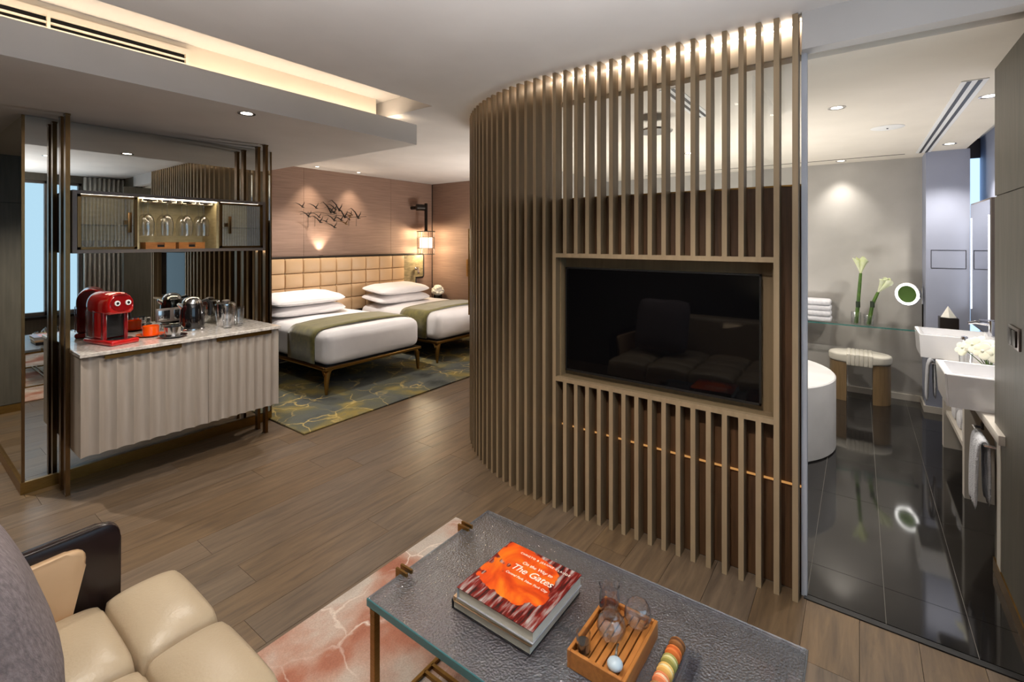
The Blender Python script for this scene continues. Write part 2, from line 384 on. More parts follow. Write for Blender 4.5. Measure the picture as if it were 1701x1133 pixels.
def frame_of(d):
    d = d.normalized()
    a = V(0, 0, 1) if abs(d.z) < 0.9 else V(1, 0, 0)
    u = d.cross(a).normalized(); return u, d.cross(u).normalized()

def add_tube(bm, pts, r, n=8, closed=False, cap=True):
    pts = [Vector(p) for p in pts]; rs = r if isinstance(r, (list, tuple)) else [r]*len(pts)
    N = len(pts); rings = []; u = None
    for i, p in enumerate(pts):
        if closed: t = pts[(i+1) % N]-pts[i-1]
        else: t = pts[min(i+1, N-1)]-pts[max(i-1, 0)]
        t.normalize()
        if u is None: u, v = frame_of(t)
        else:
            u = (u-t*u.dot(t)); u = u.normalized() if u.length > 1e-6 else frame_of(t)[0]
            v = t.cross(u)
        rings.append([bm.verts.new(p+(u*math.cos(2*PI*k/n)+v*math.sin(2*PI*k/n))*rs[i]) for k in range(n)])
    for i in range(N if closed else N-1):
        a, b = rings[i], rings[(i+1) % N]
        for k in range(n):
            bm.faces.new((a[k], a[(k+1) % n], b[(k+1) % n], b[k]))
    if cap and not closed:
        bm.faces.new(list(reversed(rings[0]))); bm.faces.new(rings[-1])
    return bm

def add_cyl(bm, a, b, r0, r1=None, n=20):
    return add_tube(bm, [a, b], [r0, r0 if r1 is None else r1], n=n)

def add_lathe(bm, prof, c=(0, 0, 0), n=24, M4=None, cap=True):
    rings = []
    for r, z in prof:
        if r < 1e-5:
            p = V(0, 0, z); p = (M4 @ p if M4 else p)+Vector(c); rings.append([bm.verts.new(p)])
        else:
            ring = []
            for k in range(n):
                p = V(r*math.cos(2*PI*k/n), r*math.sin(2*PI*k/n), z); p = (M4 @ p if M4 else p)+Vector(c)
                ring.append(bm.verts.new(p))
            rings.append(ring)
    for a, b in zip(rings, rings[1:]):
        if len(a) == 1 and len(b) == 1: continue
        for k in range(n):
            k2 = (k+1) % n
            if len(a) == 1: bm.faces.new((a[0], b[k2], b[k]))
            elif len(b) == 1: bm.faces.new((a[k], a[k2], b[0]))
            else: bm.faces.new((a[k], a[k2], b[k2], b[k]))
    if cap:
        if len(rings[0]) > 1: bm.faces.new(list(reversed(rings[0])))
        if len(rings[-1]) > 1: bm.faces.new(rings[-1])
    return bm

def add_ball(bm, c, r, n=14, sq=(1, 1, 1), M4=None):
    prof = [(math.sin(PI*i/n), -math.cos(PI*i/n)) for i in range(n+1)]
    S = Matrix.Diagonal((r*sq[0], r*sq[1], r*sq[2])).to_3x3()
    X = (M4 @ S) if M4 is not None else S
    return add_lathe(bm, [(max(a, 0), b) for a, b in prof], c, n=max(10, n+2), M4=X, cap=False)

def add_puff(bm, cx, cy, w_, d_, z0, zt, bulge, n=12, p=3.5, M4=None):
    """upholstered cell: flat underside at z0, crown at zt+bulge, soft edges falling to z0"""
    g = []
    def f(t): return max(0.0, 1-abs(t)**p)**0.5
    us = [math.sin(PI/2*(-1+2*i/n)) for i in range(n+1)]
    for u in us:
        row = []
        for v in us:
            k = f(u)*f(v)
            z = z0+(zt-z0)*min(1, k*2.2)+bulge*k*(1-0.25*(u*u+v*v))
            q = V(cx+u*w_/2, cy+v*d_/2, z); q = M4 @ q if M4 is not None else q
            row.append(bm.verts.new(q))
        g.append(row)
    for i in range(n):
        for j in range(n):
            bm.faces.new((g[i][j], g[i+1][j], g[i+1][j+1], g[i][j+1]))
    rim = [g[i][0] for i in range(n+1)]+[g[n][j] for j in range(1, n+1)]+[g[i][n] for i in range(n-1, -1, -1)]+[g[0][j] for j in range(n-1, 0, -1)]
    bm.faces.new(list(reversed(rim)))
    return bm

def add_pillow(bm, w_, d_, t, n=16, flange=0.0, M4=None, p=2.6):
    """closed pillow centred on origin in XY"""
    us = [math.sin(PI/2*(-1+2*i/n)) for i in range(n+1)]
    def h(u, v): return t/2*(max(0, 1-abs(u)**p)*max(0, 1-abs(v)**p))**0.45
    top, bot = [], []
    for u in us:
        rt, rb = [], []
        for v in us:
            pinch = 1-0.06*(1-abs(v))*abs(u)**3
            pinch2 = 1-0.06*(1-abs(u))*abs(v)**3
            x, y = u*w_/2*pinch*math.sqrt(1-0.2*v**4), v*d_/2*pinch2*math.sqrt(1-0.2*u**4)
            z = h(u, v)+0.006*noise.noise(V(x*9, y*9, t*40))*(1 if h(u, v) > 0.01 else 0)
            e = abs(u) > 0.999 or abs(v) > 0.999
            a = V(x, y, 0 if e else z); b = V(x, y, 0 if e else -h(u, v)*0.8)
            if M4 is not None: a = M4 @ a; b = M4 @ b
            va = bm.verts.new(a); rt.append(va); rb.append(va if e else bm.verts.new(b))
        top.append(rt); bot.append(rb)
    for i in range(n):
        for j in range(n):
            bm.faces.new((top[i][j], top[i+1][j], top[i+1][j+1], top[i][j+1]))
            bm.faces.new((bot[i][j], bot[i][j+1], bot[i+1][j+1], bot[i+1][j]))
    return bm

def xform(bm, M4):
    bmesh.ops.transform(bm, matrix=M4, verts=bm.verts); return bm

def org_of(o): return ORG.get(o.name, V(0, 0, 0)) if o else V(0, 0, 0)

def mesh_of(name, bm, m, sharp=35, org=V(0, 0, 0)):
    me = bpy.data.meshes.new(name)
    bm.normal_update()
    if org.length > 0: bmesh.ops.translate(bm, vec=-org, verts=bm.verts)
    bm.to_mesh(me); bm.free()
    for mm in (m if isinstance(m, (list, tuple)) else [m]): me.materials.append(mm)
    for p in me.polygons: p.use_smooth = True
    me.set_sharp_from_angle(angle=math.radians(sharp))
    return me

def obj(name, bm, m, parent=None, label=None, sharp=35, fix=True):
    """ONE mesh object; verts are given in world space of the parent thing"""
    if fix: bmesh.ops.recalc_face_normals(bm, faces=bm.faces)
    if parent is not None:
        og = org_of(parent)
        o = bpy.data.objects.new(name, mesh_of(name, bm, m, sharp, og)); COL.objects.link(o); o.parent = parent
        ORG[o.name] = og
    else:
        xs = [v.co for v in bm.verts]
        lo = V(min(v.x for v in xs), min(v.y for v in xs), min(v.z for v in xs)); hi = V(max(v.x for v in xs), max(v.y for v in xs), 0)
        og = V((lo.x+hi.x)/2, (lo.y+hi.y)/2, lo.z)
        o = bpy.data.objects.new(name, mesh_of(name, bm, m, sharp, og)); COL.objects.link(o); o.location = og
        ORG[o.name] = og
    if label: o['label'] = label
    return o

def share(name, src, parent, loc=(0, 0, 0), rz=0.0):
    """a copy of a piece that shares its mesh, placed relative to the source"""
    o = src.copy(); o.name = name; COL.objects.link(o); o.parent = parent; o.location = loc; o.rotation_euler = (0, 0, rz)
    ORG[o.name] = org_of(src)
    return o

def thing(name, label, cat, loc=(0, 0, 0), group=None):
    o = bpy.data.objects.new(name, None); COL.objects.link(o); o.empty_display_size = 0.1
    o.location = loc; ORG[o.name] = Vector(loc)
    o['label'] = label; o['category'] = cat
    if group: o['group'] = group
    return o

def tag(o, label, cat, group=None):
    o['label'] = label; o['category'] = cat
    if group: o['group'] = group
    return o

def struct(name, bm, m, parent=None, label=None):
    o = obj(name, bm, m, parent, label)
    if parent is None: o['kind'] = 'structure'
    return o

def dup(root, loc, rz=None, label=None, group=None):
    r = root.copy(); COL.objects.link(r); r.location = loc
    if rz is not None: r.rotation_euler = (0, 0, rz)
    if label: r['label'] = label
    if group: r['group'] = group
    for ch in list(root.children):
        c = ch.copy(); COL.objects.link(c); c.parent = r
        for g in list(ch.children):
            d = g.copy(); COL.objects.link(d); d.parent = c
    return r

def box(name, m, x0, x1, y0, y1, z0, z1, parent=None, bev=0.0, seg=2, label=None):
    return obj(name, add_box(nbm(), x0, x1, y0, y1, z0, z1, bev, seg), m, parent, label)

def spot(name, loc, target, watts, size, blend=0.6, color=NEUTRAL, radius=0.03, parent=None):
    d = bpy.data.lights.new(name, 'SPOT'); d.energy = watts; d.spot_size = math.radians(size); d.spot_blend = blend
    d.color = color; d.shadow_soft_size = radius
    o = bpy.data.objects.new(name, d); COL.objects.link(o); o.location = Vector(loc)-(org_of(parent) if parent else V(0, 0, 0))
    v = Vector(target)-Vector(loc)
    o.rotation_euler = v.to_track_quat('-Z', 'Y').to_euler()
    if parent: o.parent = parent
    return o

def text(name, body, size, loc, rz, m, parent, ext=0.0004, spacing=1.0, shear=0.0, align='CENTER'):
    c = bpy.data.curves.new(name, 'FONT'); c.body = body; c.size = size; c.extrude = ext; c.align_x = align; c.align_y = 'CENTER'
    c.space_character = spacing; c.shear = shear; c.resolution_u = 3
    t = bpy.data.objects.new(name+'_curve', c); COL.objects.link(t)
    bpy.context.view_layer.update()
    dg = bpy.context.evaluated_depsgraph_get()
    me = bpy.data.meshes.new_from_object(t.evaluated_get(dg)); me.name = name
    bpy.data.objects.remove(t); bpy.data.curves.remove(c)
    me.materials.clear(); me.materials.append(m)
    o = bpy.data.objects.new(name, me); COL.objects.link(o)
    o.parent = parent; o.location = Vector(loc)-org_of(parent); o.rotation_euler = (0, 0, rz)
    return o

# ------------------------------------------------------------------ room shell
CEIL = 2.61; SOF = 2.40; BCEIL = 2.43
WY = 6.18                # headboard wall
WX = 5.99                # bedroom right wall
# floor with planks
fl = struct('floor', add_box(nbm(), -0.7, 6.3, -1.5, 6.6, -0.12, -0.014), M['gap'])
PW = 0.19
y = -1.33
rnd = random.Random(3)
while y < 6.4:
    xs, xe = -0.68, 5.98
    if y+PW < 1.75: xe = 2.512 if y > 0.1 else 2.475
    elif y+PW < 2.95: xe = 3.5
    x = xs - rnd.uniform(0, 1.4)
    while x < xe:
        Lp = rnd.uniform(1.3, 2.1)
        a, b = max(x, xs), min(x+Lp, xe)
        if b-a > 0.05:
            obj('plank', add_box(nbm(), a+0.0008, b-0.0008, y+0.0008, y+PW-0.0008, -0.014, rnd.uniform(-0.0006, 0)), M['plank'], fl)
        x += Lp
    y += PW
# bathroom tiles
fb = struct('floor_bathroom', add_box(nbm(), 2.514, 6.3, -1.06, 2.9, -0.0139, -0.002), M['grout'])
bx_ = [2.515, 2.772, 3.612, 4.452, 5.292, 6.132, 6.3]
by_ = [-1.06]+[-0.93+0.28*i for i in range(14)]
for i in range(6):
    for j in range(13):
        y0, y1 = by_[j], by_[j+1]
        if bx_[i] < 3.2 and y0 > 1.45: continue
        obj('tile', add_box(nbm(), bx_[i]+0.0011, bx_[i+1]-0.0011, y0+0.0011, y1-0.0011, -0.002, 0.0015), M['tile'], fb)
struct('trim_1', add_box(nbm(), 2.476, 2.506, -0.56, 0.20, -0.014, 0.004), M['black'])

# walls
wh = struct('wall_headboard', add_box(nbm(), 2.0, 6.2, WY+0.012, WY+0.2, 0, CEIL+0.15), M['gap'])
for a, b in ((2.0, 3.55), (3.553, 5.055), (5.058, 5.975)):
    obj('wall_panel', add_box(nbm(), a, b, WY, WY+0.014, 0, CEIL+0.1), M['bedwall'], wh)
wr = struct('wall_bedroom_right', add_box(nbm(), WX+0.012, WX+0.2, 2.99, WY+0.2, 0, CEIL+0.1), M['gap'])
for a, b in ((2.99, 4.4), (4.403, WY-0.006)):
    obj('wall_panel', add_box(nbm(), WX, WX+0.014, a, b, 0, CEIL+0.05), M['bedwall'], wr)
struct('wall_left', add_box(nbm(), -0.75, -0.6, -1.5, 6.6, 0, 2.85), M['greywood'])
# grey panelled wall of the corridor beyond the mirror box
wc = struct('wall_corridor', add_box(nbm(), -0.6, 2.0, 6.40, 6.6, 0, 2.5), M['gap'])
for a, b in ((-0.6, 0.105), (0.109, 0.62), (0.624, 1.4)):
    for c, d in ((0.075, 1.955), (1.96, 2.42)):
        obj('wall_panel', add_box(nbm(), a, b, 6.386, 6.402, c, d), M['greywood'], wc)
struct('baseboard_corridor', add_box(nbm(), -0.6, 1.4, 6.37, 6.386, 0, 0.072), M['brass'])
# window wall behind the camera
wb = nbm()
add_box(wb, -0.6, 2.47, -1.5, -1.3, 0, 0.48); add_box(wb, -0.6, 2.47, -1.5, -1.3, 2.5, 2.9)
add_box(wb, 1.98, 2.47, -1.5, -1.3, 0.48, 2.5)
struct('wall_window', wb, M['greywood'])
win = struct('window_1', add_box(nbm(), -0.6, 1.98, -1.46, -1.44, 0.48, 2.5), M['daylight'])
fr = nbm()
for a, b in ((-0.6, -0.55), (0.62, 0.67), (1.56, 1.60), (1.94, 1.98)): add_box(fr, a, b, -1.42, -1.34, 0.48, 2.5)
add_box(fr, -0.6, 1.98, -1.42, -1.34, 0.48, 0.53); add_box(fr, -0.6, 1.98, -1.42, -1.34, 2.46, 2.5)
obj('window_frame', fr, M['greymetal'], win)
box('window_sill', M['darkmetal'], -0.6, 1.98, -1.34, -1.22, 0.44, 0.48, win)
# grey sliding panel wall at the right, with a plain return behind it
ws = struct('wall_right', add_box(nbm(), 2.305, 3.226, -0.585, -0.535, 0, 2.43), M['greywood'])
box('wall_panel', M['greywood'], 2.30, 3.23, -0.59, -0.528, 0.07, 1.812, ws)
box('wall_panel', M['greywood'], 2.30, 3.23, -0.59, -0.528, 1.817, 2.43, ws)
struct('baseboard_right', add_box(nbm(), 2.30, 3.232, -0.595, -0.522, 0.002, 0.068), M['brass'])
struct('wall_return', add_box(nbm(), 2.47, 2.55, -1.5, -0.59, 0, 2.61), M['greywood'])

# ceilings: main plane, raised pocket along the soffit, bathroom
mc = nbm()
add_box(mc, -0.7, 2.50, -1.5, 2.58, CEIL, 2.9)
add_box(mc, 2.50, 6.3, -1.5, 6.6, CEIL, 2.9)
add_box(mc, -0.7, 2.50, 2.58, 6.6, 2.74, 2.9)
struct('ceiling', mc, M['ceil'])
so = nbm()
add_box(so, -0.6, 2.70, 2.97, WY, SOF, 2.535)             # slab
add_box(so, -0.6, 2.70, 2.97, 2.99, 2.535, 2.565)         # lip in front of the light
add_box(so, 2.68, 2.70, 2.99, WY, 2.535, 2.565)
add_box(so, -0.6, 0.62, WY, 6.42, SOF, 2.535)
struct('ceiling_soffit', so, M['soffit'])
struct('ceiling_bulkhead', add_box(nbm(), -0.6, 2.42, 3.14, WY, 2.5355, 2.74), M['cream'])
bc = nbm()
_pts = [(2.55, -0.775), (6.3, -0.775), (6.3, 2.86), (3.95, 2.86)]
_pts += [(3.93-(1.5-0.122)*math.cos(a), 1.47+(1.5-0.122)*math.sin(a)) for a in [math.radians(90-5*i) for i in range(19)]]
add_prism(bc, _pts, BCEIL, 2.605)
add_box(bc, 2.55, 6.3, -1.05, -0.7755, 2.56, 2.605)
struct('ceiling_bathroom', bc, M['bathceil'])
# header over the bathroom opening
struct('trim_2', add_box(nbm(), 2.44, 2.519, -0.60, 0.205, 2.445, CEIL), M['soffit'])

# bathroom walls
struct('wall_bathroom_back', add_box(nbm(), 6.17, 6.3, -0.50, 2.95, 0, BCEIL), M['plaster'])
struct('wall_bathroom_side', add_box(nbm(), 3.95, 5.99, 2.86, 2.985, 0, CEIL), M['plaster'])
pr_ = struct('wall_pier', add_box(nbm(), 5.85, 6.3, -0.80, -0.50, 0, BCEIL), M['pier'])
pn = nbm()
for a, b, c, d in ((-0.775, -0.535, 1.345, 1.349), (-0.775, -0.535, 1.511, 1.515), (-0.775, -0.771, 1.345, 1.515), (-0.539, -0.535, 1.345, 1.515)):
    add_box(pn, 5.8475, 5.8505, a, b, c, d)
obj('access_panel', pn, M['darkmetal'], pr_)
struct('baseboard_bathroom', add_prism(nbm(), [(6.171, 2.8), (6.171, -0.499), (5.849, -0.499), (5.849, -0.80), (5.835, -0.80), (5.835, -0.485), (6.155, -0.485), (6.155, 2.8)], 0.002, 0.062), M['vanwood'])
bw = nbm()
add_box(bw, 2.55, 6.3, -1.05, -0.915, 0, 2.6)
struct('wall_vanity', bw, M['pier'])
w2 = struct('window_2', add_box(nbm(), 6.21, 6.23, -0.915, -0.80, 0.55, 2.5), M['bathday'])
fr = nbm()
add_box(fr, 6.18, 6.21, -0.915, -0.80, 0.5, 0.55); add_box(fr, 6.18, 6.21, -0.915, -0.80, 2.38, 2.6)
obj('window_frame', fr, M['greymetal'], w2)

# ------------------------------------------------------------------ curved slatted screen
RC = 1.5; CX, CYC = 3.93, 1.47; X0 = CX-RC
Y_END = 0.20
def sp(s, off):
    """point on the screen path; s=0 at the straight end, off = distance inwards"""
    L0 = CYC-Y_END
    if s <= L0: return V(X0+off, Y_END+s, 0), 0.0
    ph = (s-L0)/RC
    return V(CX-(RC-off)*math.cos(ph), CYC+(RC-off)*math.sin(ph), 0), ph
SEND = (CYC-Y_END)+RC*math.radians(91)
def band(bm, s0, s1, off0, off1, z0, z1, step=0.08):
    n = max(1, int((s1-s0)/step)); rows = []
    for i in range(n+1):
        s = s0+(s1-s0)*i/n
        a, _ = sp(s, off0); b, _ = sp(s, off1)
        rows.append([bm.verts.new(a+V(0, 0, z0)), bm.verts.new(b+V(0, 0, z0)), bm.verts.new(b+V(0, 0, z1)), bm.verts.new(a+V(0, 0, z1))])
    for p, q in zip(rows, rows[1:]):
        for k in range(4): bm.faces.new((p[k], p[(k+1) % 4], q[(k+1) % 4], q[k]))
    bm.faces.new(rows[0]); bm.faces.new(list(reversed(rows[-1])))
    return bm
scr = thing('slatted_screen', 'curved floor-to-ceiling screen of bronze vertical slats around the bathroom', 'screen', (2.46, 1.0, 0))
SW, SD = 0.023, 0.074
FZ0, FZ1 = 0.765, 1.525       # outer edges of the television frame
FY0, FY1 = 0.302, 1.4665
def slat(s, z0, z1):
    p, ph = sp(s, SD/2)
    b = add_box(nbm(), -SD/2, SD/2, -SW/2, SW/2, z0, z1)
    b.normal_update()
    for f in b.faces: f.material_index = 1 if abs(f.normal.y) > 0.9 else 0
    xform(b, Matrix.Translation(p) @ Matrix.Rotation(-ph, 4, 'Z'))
    return obj('slat', b, [M['slat'], M['slatshade']], scr)
k = 0
PITCH = 0.0732
s = 0.0295
while s < SEND:
    yy = Y_END+s
    if FY0+0.02 < yy < FY1-0.02:
        slat(s, 0, FZ0+0.002); slat(s, FZ1-0.002, CEIL-0.004)
    else:
        slat(s, 0, CEIL-0.004)
    s += PITCH
obj('backing_panel', band(nbm(), 0.012, FY0-Y_END, 0.086, 0.100, 0, 1.85), M['walnut'], scr)
obj('backing_panel', band(nbm(), FY0-Y_END, FY1-Y_END, 0.086, 0.100, 0, FZ0), M['walnut'], scr)
obj('backing_panel', band(nbm(), FY0-Y_END, FY1-Y_END, 0.086, 0.100, FZ1, 1.85), M['walnut'], scr)
obj('backing_panel', band(nbm(), FY1-Y_END, SEND, 0.086, 0.100, 0, 1.85), M['walnut'], scr)
obj('panel_cap', band(nbm(), 0.012, SEND, 0.082, 0.102, 1.85, 1.858), M['brass'], scr, 'thin brass capping of the dark panel')
rail = nbm()
n = 60
add_tube(rail, [sp(0.01+(SEND-0.02)*i/n, 0.0795)[0]+V(0, 0, 0.483) for i in range(n+1)], 0.0055, n=8)
obj('gold_rail', rail, M['goldled'], scr, 'thin glowing gold line running behind the slats')
obj('header_board', band(nbm(), 0.0, SEND, 0.106, 0.122, 2.455, CEIL-0.002), M['cream'], scr)
obj('light_strip', band(nbm(), 0.02, SEND, 0.088, 0.096, 2.584, 2.587), M['sled'], scr, 'warm light strip along the ceiling behind the slats')
s0 = 0.012
while s0 < SEND-0.1:
    s1 = min(s0+0.9, SEND)
    obj('glass_pane', band(nbm(), s0, s1-0.003, 0.087, 0.095, 1.86, 2.452), M['pane'], scr)
    s0 = s1
fb_ = nbm()
obj('niche_rail', add_box(fb_, X0-0.001, X0+0.03, FY0+0.0115, FY1, FZ1-0.024, FZ1), M['slat'], scr)
obj('niche_rail', add_box(nbm(), X0-0.001, X0+0.03, FY0+0.0115, FY1, FZ0, FZ0+0.024), M['slat'], scr)
nf = nbm()
x1 = X0+0.115
add_box(nf, X0+0.03, x1, FY0+0.012, FY1, FZ1-0.02, FZ1-0.004); add_box(nf, X0+0.03, x1, FY0+0.012, FY1, FZ0+0.004, FZ0+0.02)
add_box(nf, X0+0.05, x1, FY0+0.012, FY0+0.024, FZ0, FZ1); add_box(nf, X0+0.05, x1, FY1-0.012, FY1, FZ0, FZ1)
add_box(nf, x1, x1+0.012, FY0+0.012, FY1, FZ0, FZ1)
obj('niche_lining', nf, M['lining'], scr)
obj('edge_channel', add_box(nbm(), X0+0.066, X0+0.108, 0.190, 0.2115, 0.0, 2.455), M['channel'], scr, 'pale steel channel closing the end of the screen')
# framed opening on the far side of the curve
sa, sb = (CYC-Y_END)+RC*math.radians(50.5), (CYC-Y_END)+RC*math.radians(62)
of = nbm()
band(of, sa, sb, -0.012, 0.0, 1.68, 1.70); band(of, sa, sb, -0.012, 0.0, 0.98, 1.0); band(of, sa, sa+0.02, -0.012, 0.0, 1.0, 1.68); band(of, sb-0.02, sb, -0.012, 0, 1.0, 1.68)
op = obj('curved_niche', of, M['brass'], scr, 'brass rim of a pale niche on the far curve')
obj('niche_face', band(nbm(), sa+0.02, sb-0.02, -0.006, -0.002, 1.0, 1.68), M['niche'], op)

# ------------------------------------------------------------------ television
tv = thing('television', 'black flat television recessed into the slatted screen', 'television', (2.53, 0.91, 0.8))
TY0, TY1, TZ0, TZ1 = 0.376, 1.440, 0.815, 1.440
box('back_shell', M['black'], X0+0.085, X0+0.113, TY0, TY1, TZ0, TZ1, tv, 0.004)
bz = nbm()
for a, b, c, d in ((TY0, TY1, TZ0, TZ0+0.012), (TY0, TY1, TZ1-0.008, TZ1), (TY0, TY0+0.008, TZ0, TZ1), (TY1-0.008, TY1, TZ0, TZ1)):
    add_box(bz, X0+0.077, X0+0.086, a, b, c, d)
obj('bezel', bz, M['black'], tv)
box('screen_glass', M['screen'], X0+0.079, X0+0.086, TY0+0.007, TY1-0.007, TZ0+0.011, TZ1-0.007, tv)

# ------------------------------------------------------------------ cove light, grille and downlights
tag(obj('cove_light_strip', add_box(nbm(), -0.55, 2.60, 3.035, 3.055, 2.536, 2.546), M['cove']), 'warm light strip lying along the ledge of the ceiling soffit', 'light strip')
gr = thing('air_grille', 'long bronze-edged air grille high on the cream ceiling bulkhead', 'air vent', (0.3, 3.13, 2.58))
box('backing', M['gap'], -0.58, 1.075, 3.134, 3.139, 2.572, 2.70, gr)
for i, z in enumerate((2.585, 2.612, 2.639)):
    box('blade', M['cream'], -0.58, 1.075, 3.112, 3.134, z, z+0.006, gr)
for x in (0.50,):
    box('mullion', M['cream'], x, x+0.012, 3.108, 3.134, 2.572, 2.695, gr)
fg = nbm(); add_box(fg, -0.58, 1.095, 3.11, 3.139, 2.672, 2.70); add_box(fg, 1.075, 1.095, 3.11, 3.139, 2.572, 2.672)
obj('frame', fg, M['cream'], gr)

def downlight(name, label, x, y, z, watts, target=None, size=80, r=0.042, group=None, color=NEUTRAL, blend=0.7):
    t = thing(name, label, 'ceiling light', (x, y, z), group)
    rim = nbm(); add_lathe(rim, [(r*0.72, 0.012), (r*0.78, -0.002), (r*1.12, -0.004), (r*1.12, 0.0), (r*0.9, 0.001)], (x, y, z), n=24, cap=False)
    obj('rim', rim, M['steel'], t)
    ln = nbm(); add_lathe(ln, [(0, 0.0005), (r*0.72, 0.0005)], (x, y, z-0.002), n=20, cap=False)
    obj('lens', ln, M['bulb'], t)
    tg = target or (x, y, 0)
    spot('lamp', (x, y, z-0.02), tg, watts, size, blend=blend, color=color, radius=0.035, parent=t)
    return t
downlight('soffit_downlight', 'round chrome downlight in the grey soffit before the minibar', 1.404, 3.10, SOF, DOWN*1.5, size=105, r=0.045)
downlight('corridor_fill_spot', 'added downlight brightening the corridor beyond the mirror box', 0.1, 5.2, SOF, DOWN*3.2, size=130)  # lamp added to brighten the corridor seen in the side mirror
downlight('unseen_downlight', 'added unseen ceiling spot brightening the minibar front', 0.9, 1.85, CEIL, DOWN*2.0, target=(1.4, 3.85, 0.75), size=50, blend=0.9)  # added out of view because the bar front was too dark
downlight('unseen_downlight', 'added unseen ceiling spot brightening the television and slats', 0.75, 0.55, CEIL, DOWN*2.2, target=(2.45, 0.95, 0.6), size=54, blend=0.9)  # added out of view to lighten the lower slats
downlight('unseen_downlight', 'unseen downlight added in the main ceiling above the coffee table', 1.25, 0.75, CEIL, DOWN*0.6, size=56)  # assumed lamp out of view, added for light on the table
downlight('unseen_downlight', 'unseen downlight added in the main ceiling above the cream sofa', 0.35, 1.35, CEIL, DOWN*0.5, size=100)  # assumed lamp out of view, added for light on the sofa
downlight('unseen_downlight', 'unseen downlight added in the main ceiling between the sofa and the bar', 0.55, 2.0, CEIL, DOWN*0.9, size=100)  # added lamp kept just out of view
downlight('bedroom_fill_spot', 'added downlight hidden by the soffit over the foot of the first bed', 3.2, 4.5, CEIL, DOWN*1.4, size=110)  # added top light for the beds, out of sight behind the soffit
downlight('bedroom_fill_spot', 'added downlight hidden by the soffit over the pillows of the near bed', 3.35, 5.5, CEIL, DOWN*1.5, size=110)  # second added top light, out of sight as well
downlight('wall_washer', 'small ceiling spot grazing the rose wall left of the bird sculpture', 3.62, WY-0.22, CEIL, 24, target=(3.62, WY-0.02, 1.0), size=78, blend=1.0, r=0.03, color=WARM)
downlight('wall_washer', 'small ceiling spot grazing the rose wall right of the bird sculpture', 4.28, WY-0.22, CEIL, 22, target=(4.28, WY-0.02, 1.0), size=78, blend=1.0, r=0.03, color=WARM)
downlight('bath_downlight', 'bathroom downlight nearest the slatted screen', 3.575, 0.114, BCEIL, BATH_DOWN, size=78)
downlight('bath_downlight', 'bathroom downlight beside the slot diffuser over the near basin', 3.80, -0.60, BCEIL, BATH_DOWN*1.5, size=105)
downlight('bath_downlight', 'bathroom downlight beyond the slot diffuser over the far basin', 5.47, -0.62, BCEIL, BATH_DOWN*1.1, size=105)
downlight('bath_downlight', 'bathroom downlight washing the back wall above the calla lilies', 5.98, 0.155, BCEIL, BATH_DOWN*0.5, target=(6.12, 0.155, 1.0), size=85, blend=1.0)
downlight('bath_downlight', 'bathroom downlight above the tub behind the slats', 4.6, 1.3, BCEIL, BATH_DOWN*1.6, size=130)

# bathroom ceiling fittings
def slot_diffuser(label, x0, x1, yc, wd):
    t = thing('slot_diffuser', label, 'air vent', ((x0+x1)/2, yc, BCEIL))
    box('plate', M['white'], x0, x1, yc-wd/2, yc+wd/2, BCEIL-0.004, BCEIL+0.001, t)
    for q in (-0.2, 0.2):
        box('slot', M['black'], x0+0.01, x1-0.01, yc+q*wd-0.009, yc+q*wd+0.009, BCEIL-0.006, BCEIL-0.003, t)
    return t
slot_diffuser('long white twin-slot air diffuser in the bathroom ceiling over the vanity', 3.37, 5.86, -0.48, 0.105)
slot_diffuser('short white twin-slot air diffuser seen between the slats', 2.58, 3.30, 0.84, 0.10)
sk = thing('ceiling_speaker', 'round flat white speaker in the bathroom ceiling', 'speaker', (4.42, -0.165, BCEIL))
obj('grille', add_lathe(nbm(), [(0, -0.006), (0.085, -0.006), (0.1, -0.002), (0.1, 0.001)], (4.42, -0.165, BCEIL), n=32, cap=False), M['white'], sk)
obj('sensor', add_lathe(nbm(), [(0, -0.012), (0.006, -0.010), (0.006, -0.005)], (4.42, -0.165, BCEIL), n=10, cap=False), M['darkmetal'], sk)
tag(box('ceiling_slot', M['darkmetal'], 5.86, 5.872, -0.35, 2.2, BCEIL-0.003, BCEIL+0.001), 'thin dark slot along the bathroom ceiling near the back wall', 'ceiling slot')
sh = thing('rain_shower', 'flat round chrome shower head hanging behind the slats', 'shower head', (3.17, 1.12, 2.34))
obj('head', add_lathe(nbm(), [(0, 0.0), (0.11, 0.0), (0.115, 0.006), (0.11, 0.014), (0.02, 0.018), (0, 0.018)], (3.17, 1.12, 2.34), n=28, cap=False), M['chrome'], sh)
obj('pipe', add_cyl(nbm(), (3.17, 1.12, 2.355), (3.17, 1.12, BCEIL+0.005), 0.012, n=12), M['chrome'], sh)
gp = thing('shower_glass', 'tall clear shower glass with green edges behind the slats', 'glass panel', (2.9, 0.42, 0))
box('pane', M['pane'], 2.60, 3.55, 0.42, 0.43, 0.0025, 2.42, gp)
box('edge', M['edge'], 3.55, 3.556, 0.42, 0.43, 0.0025, 2.30, gp)

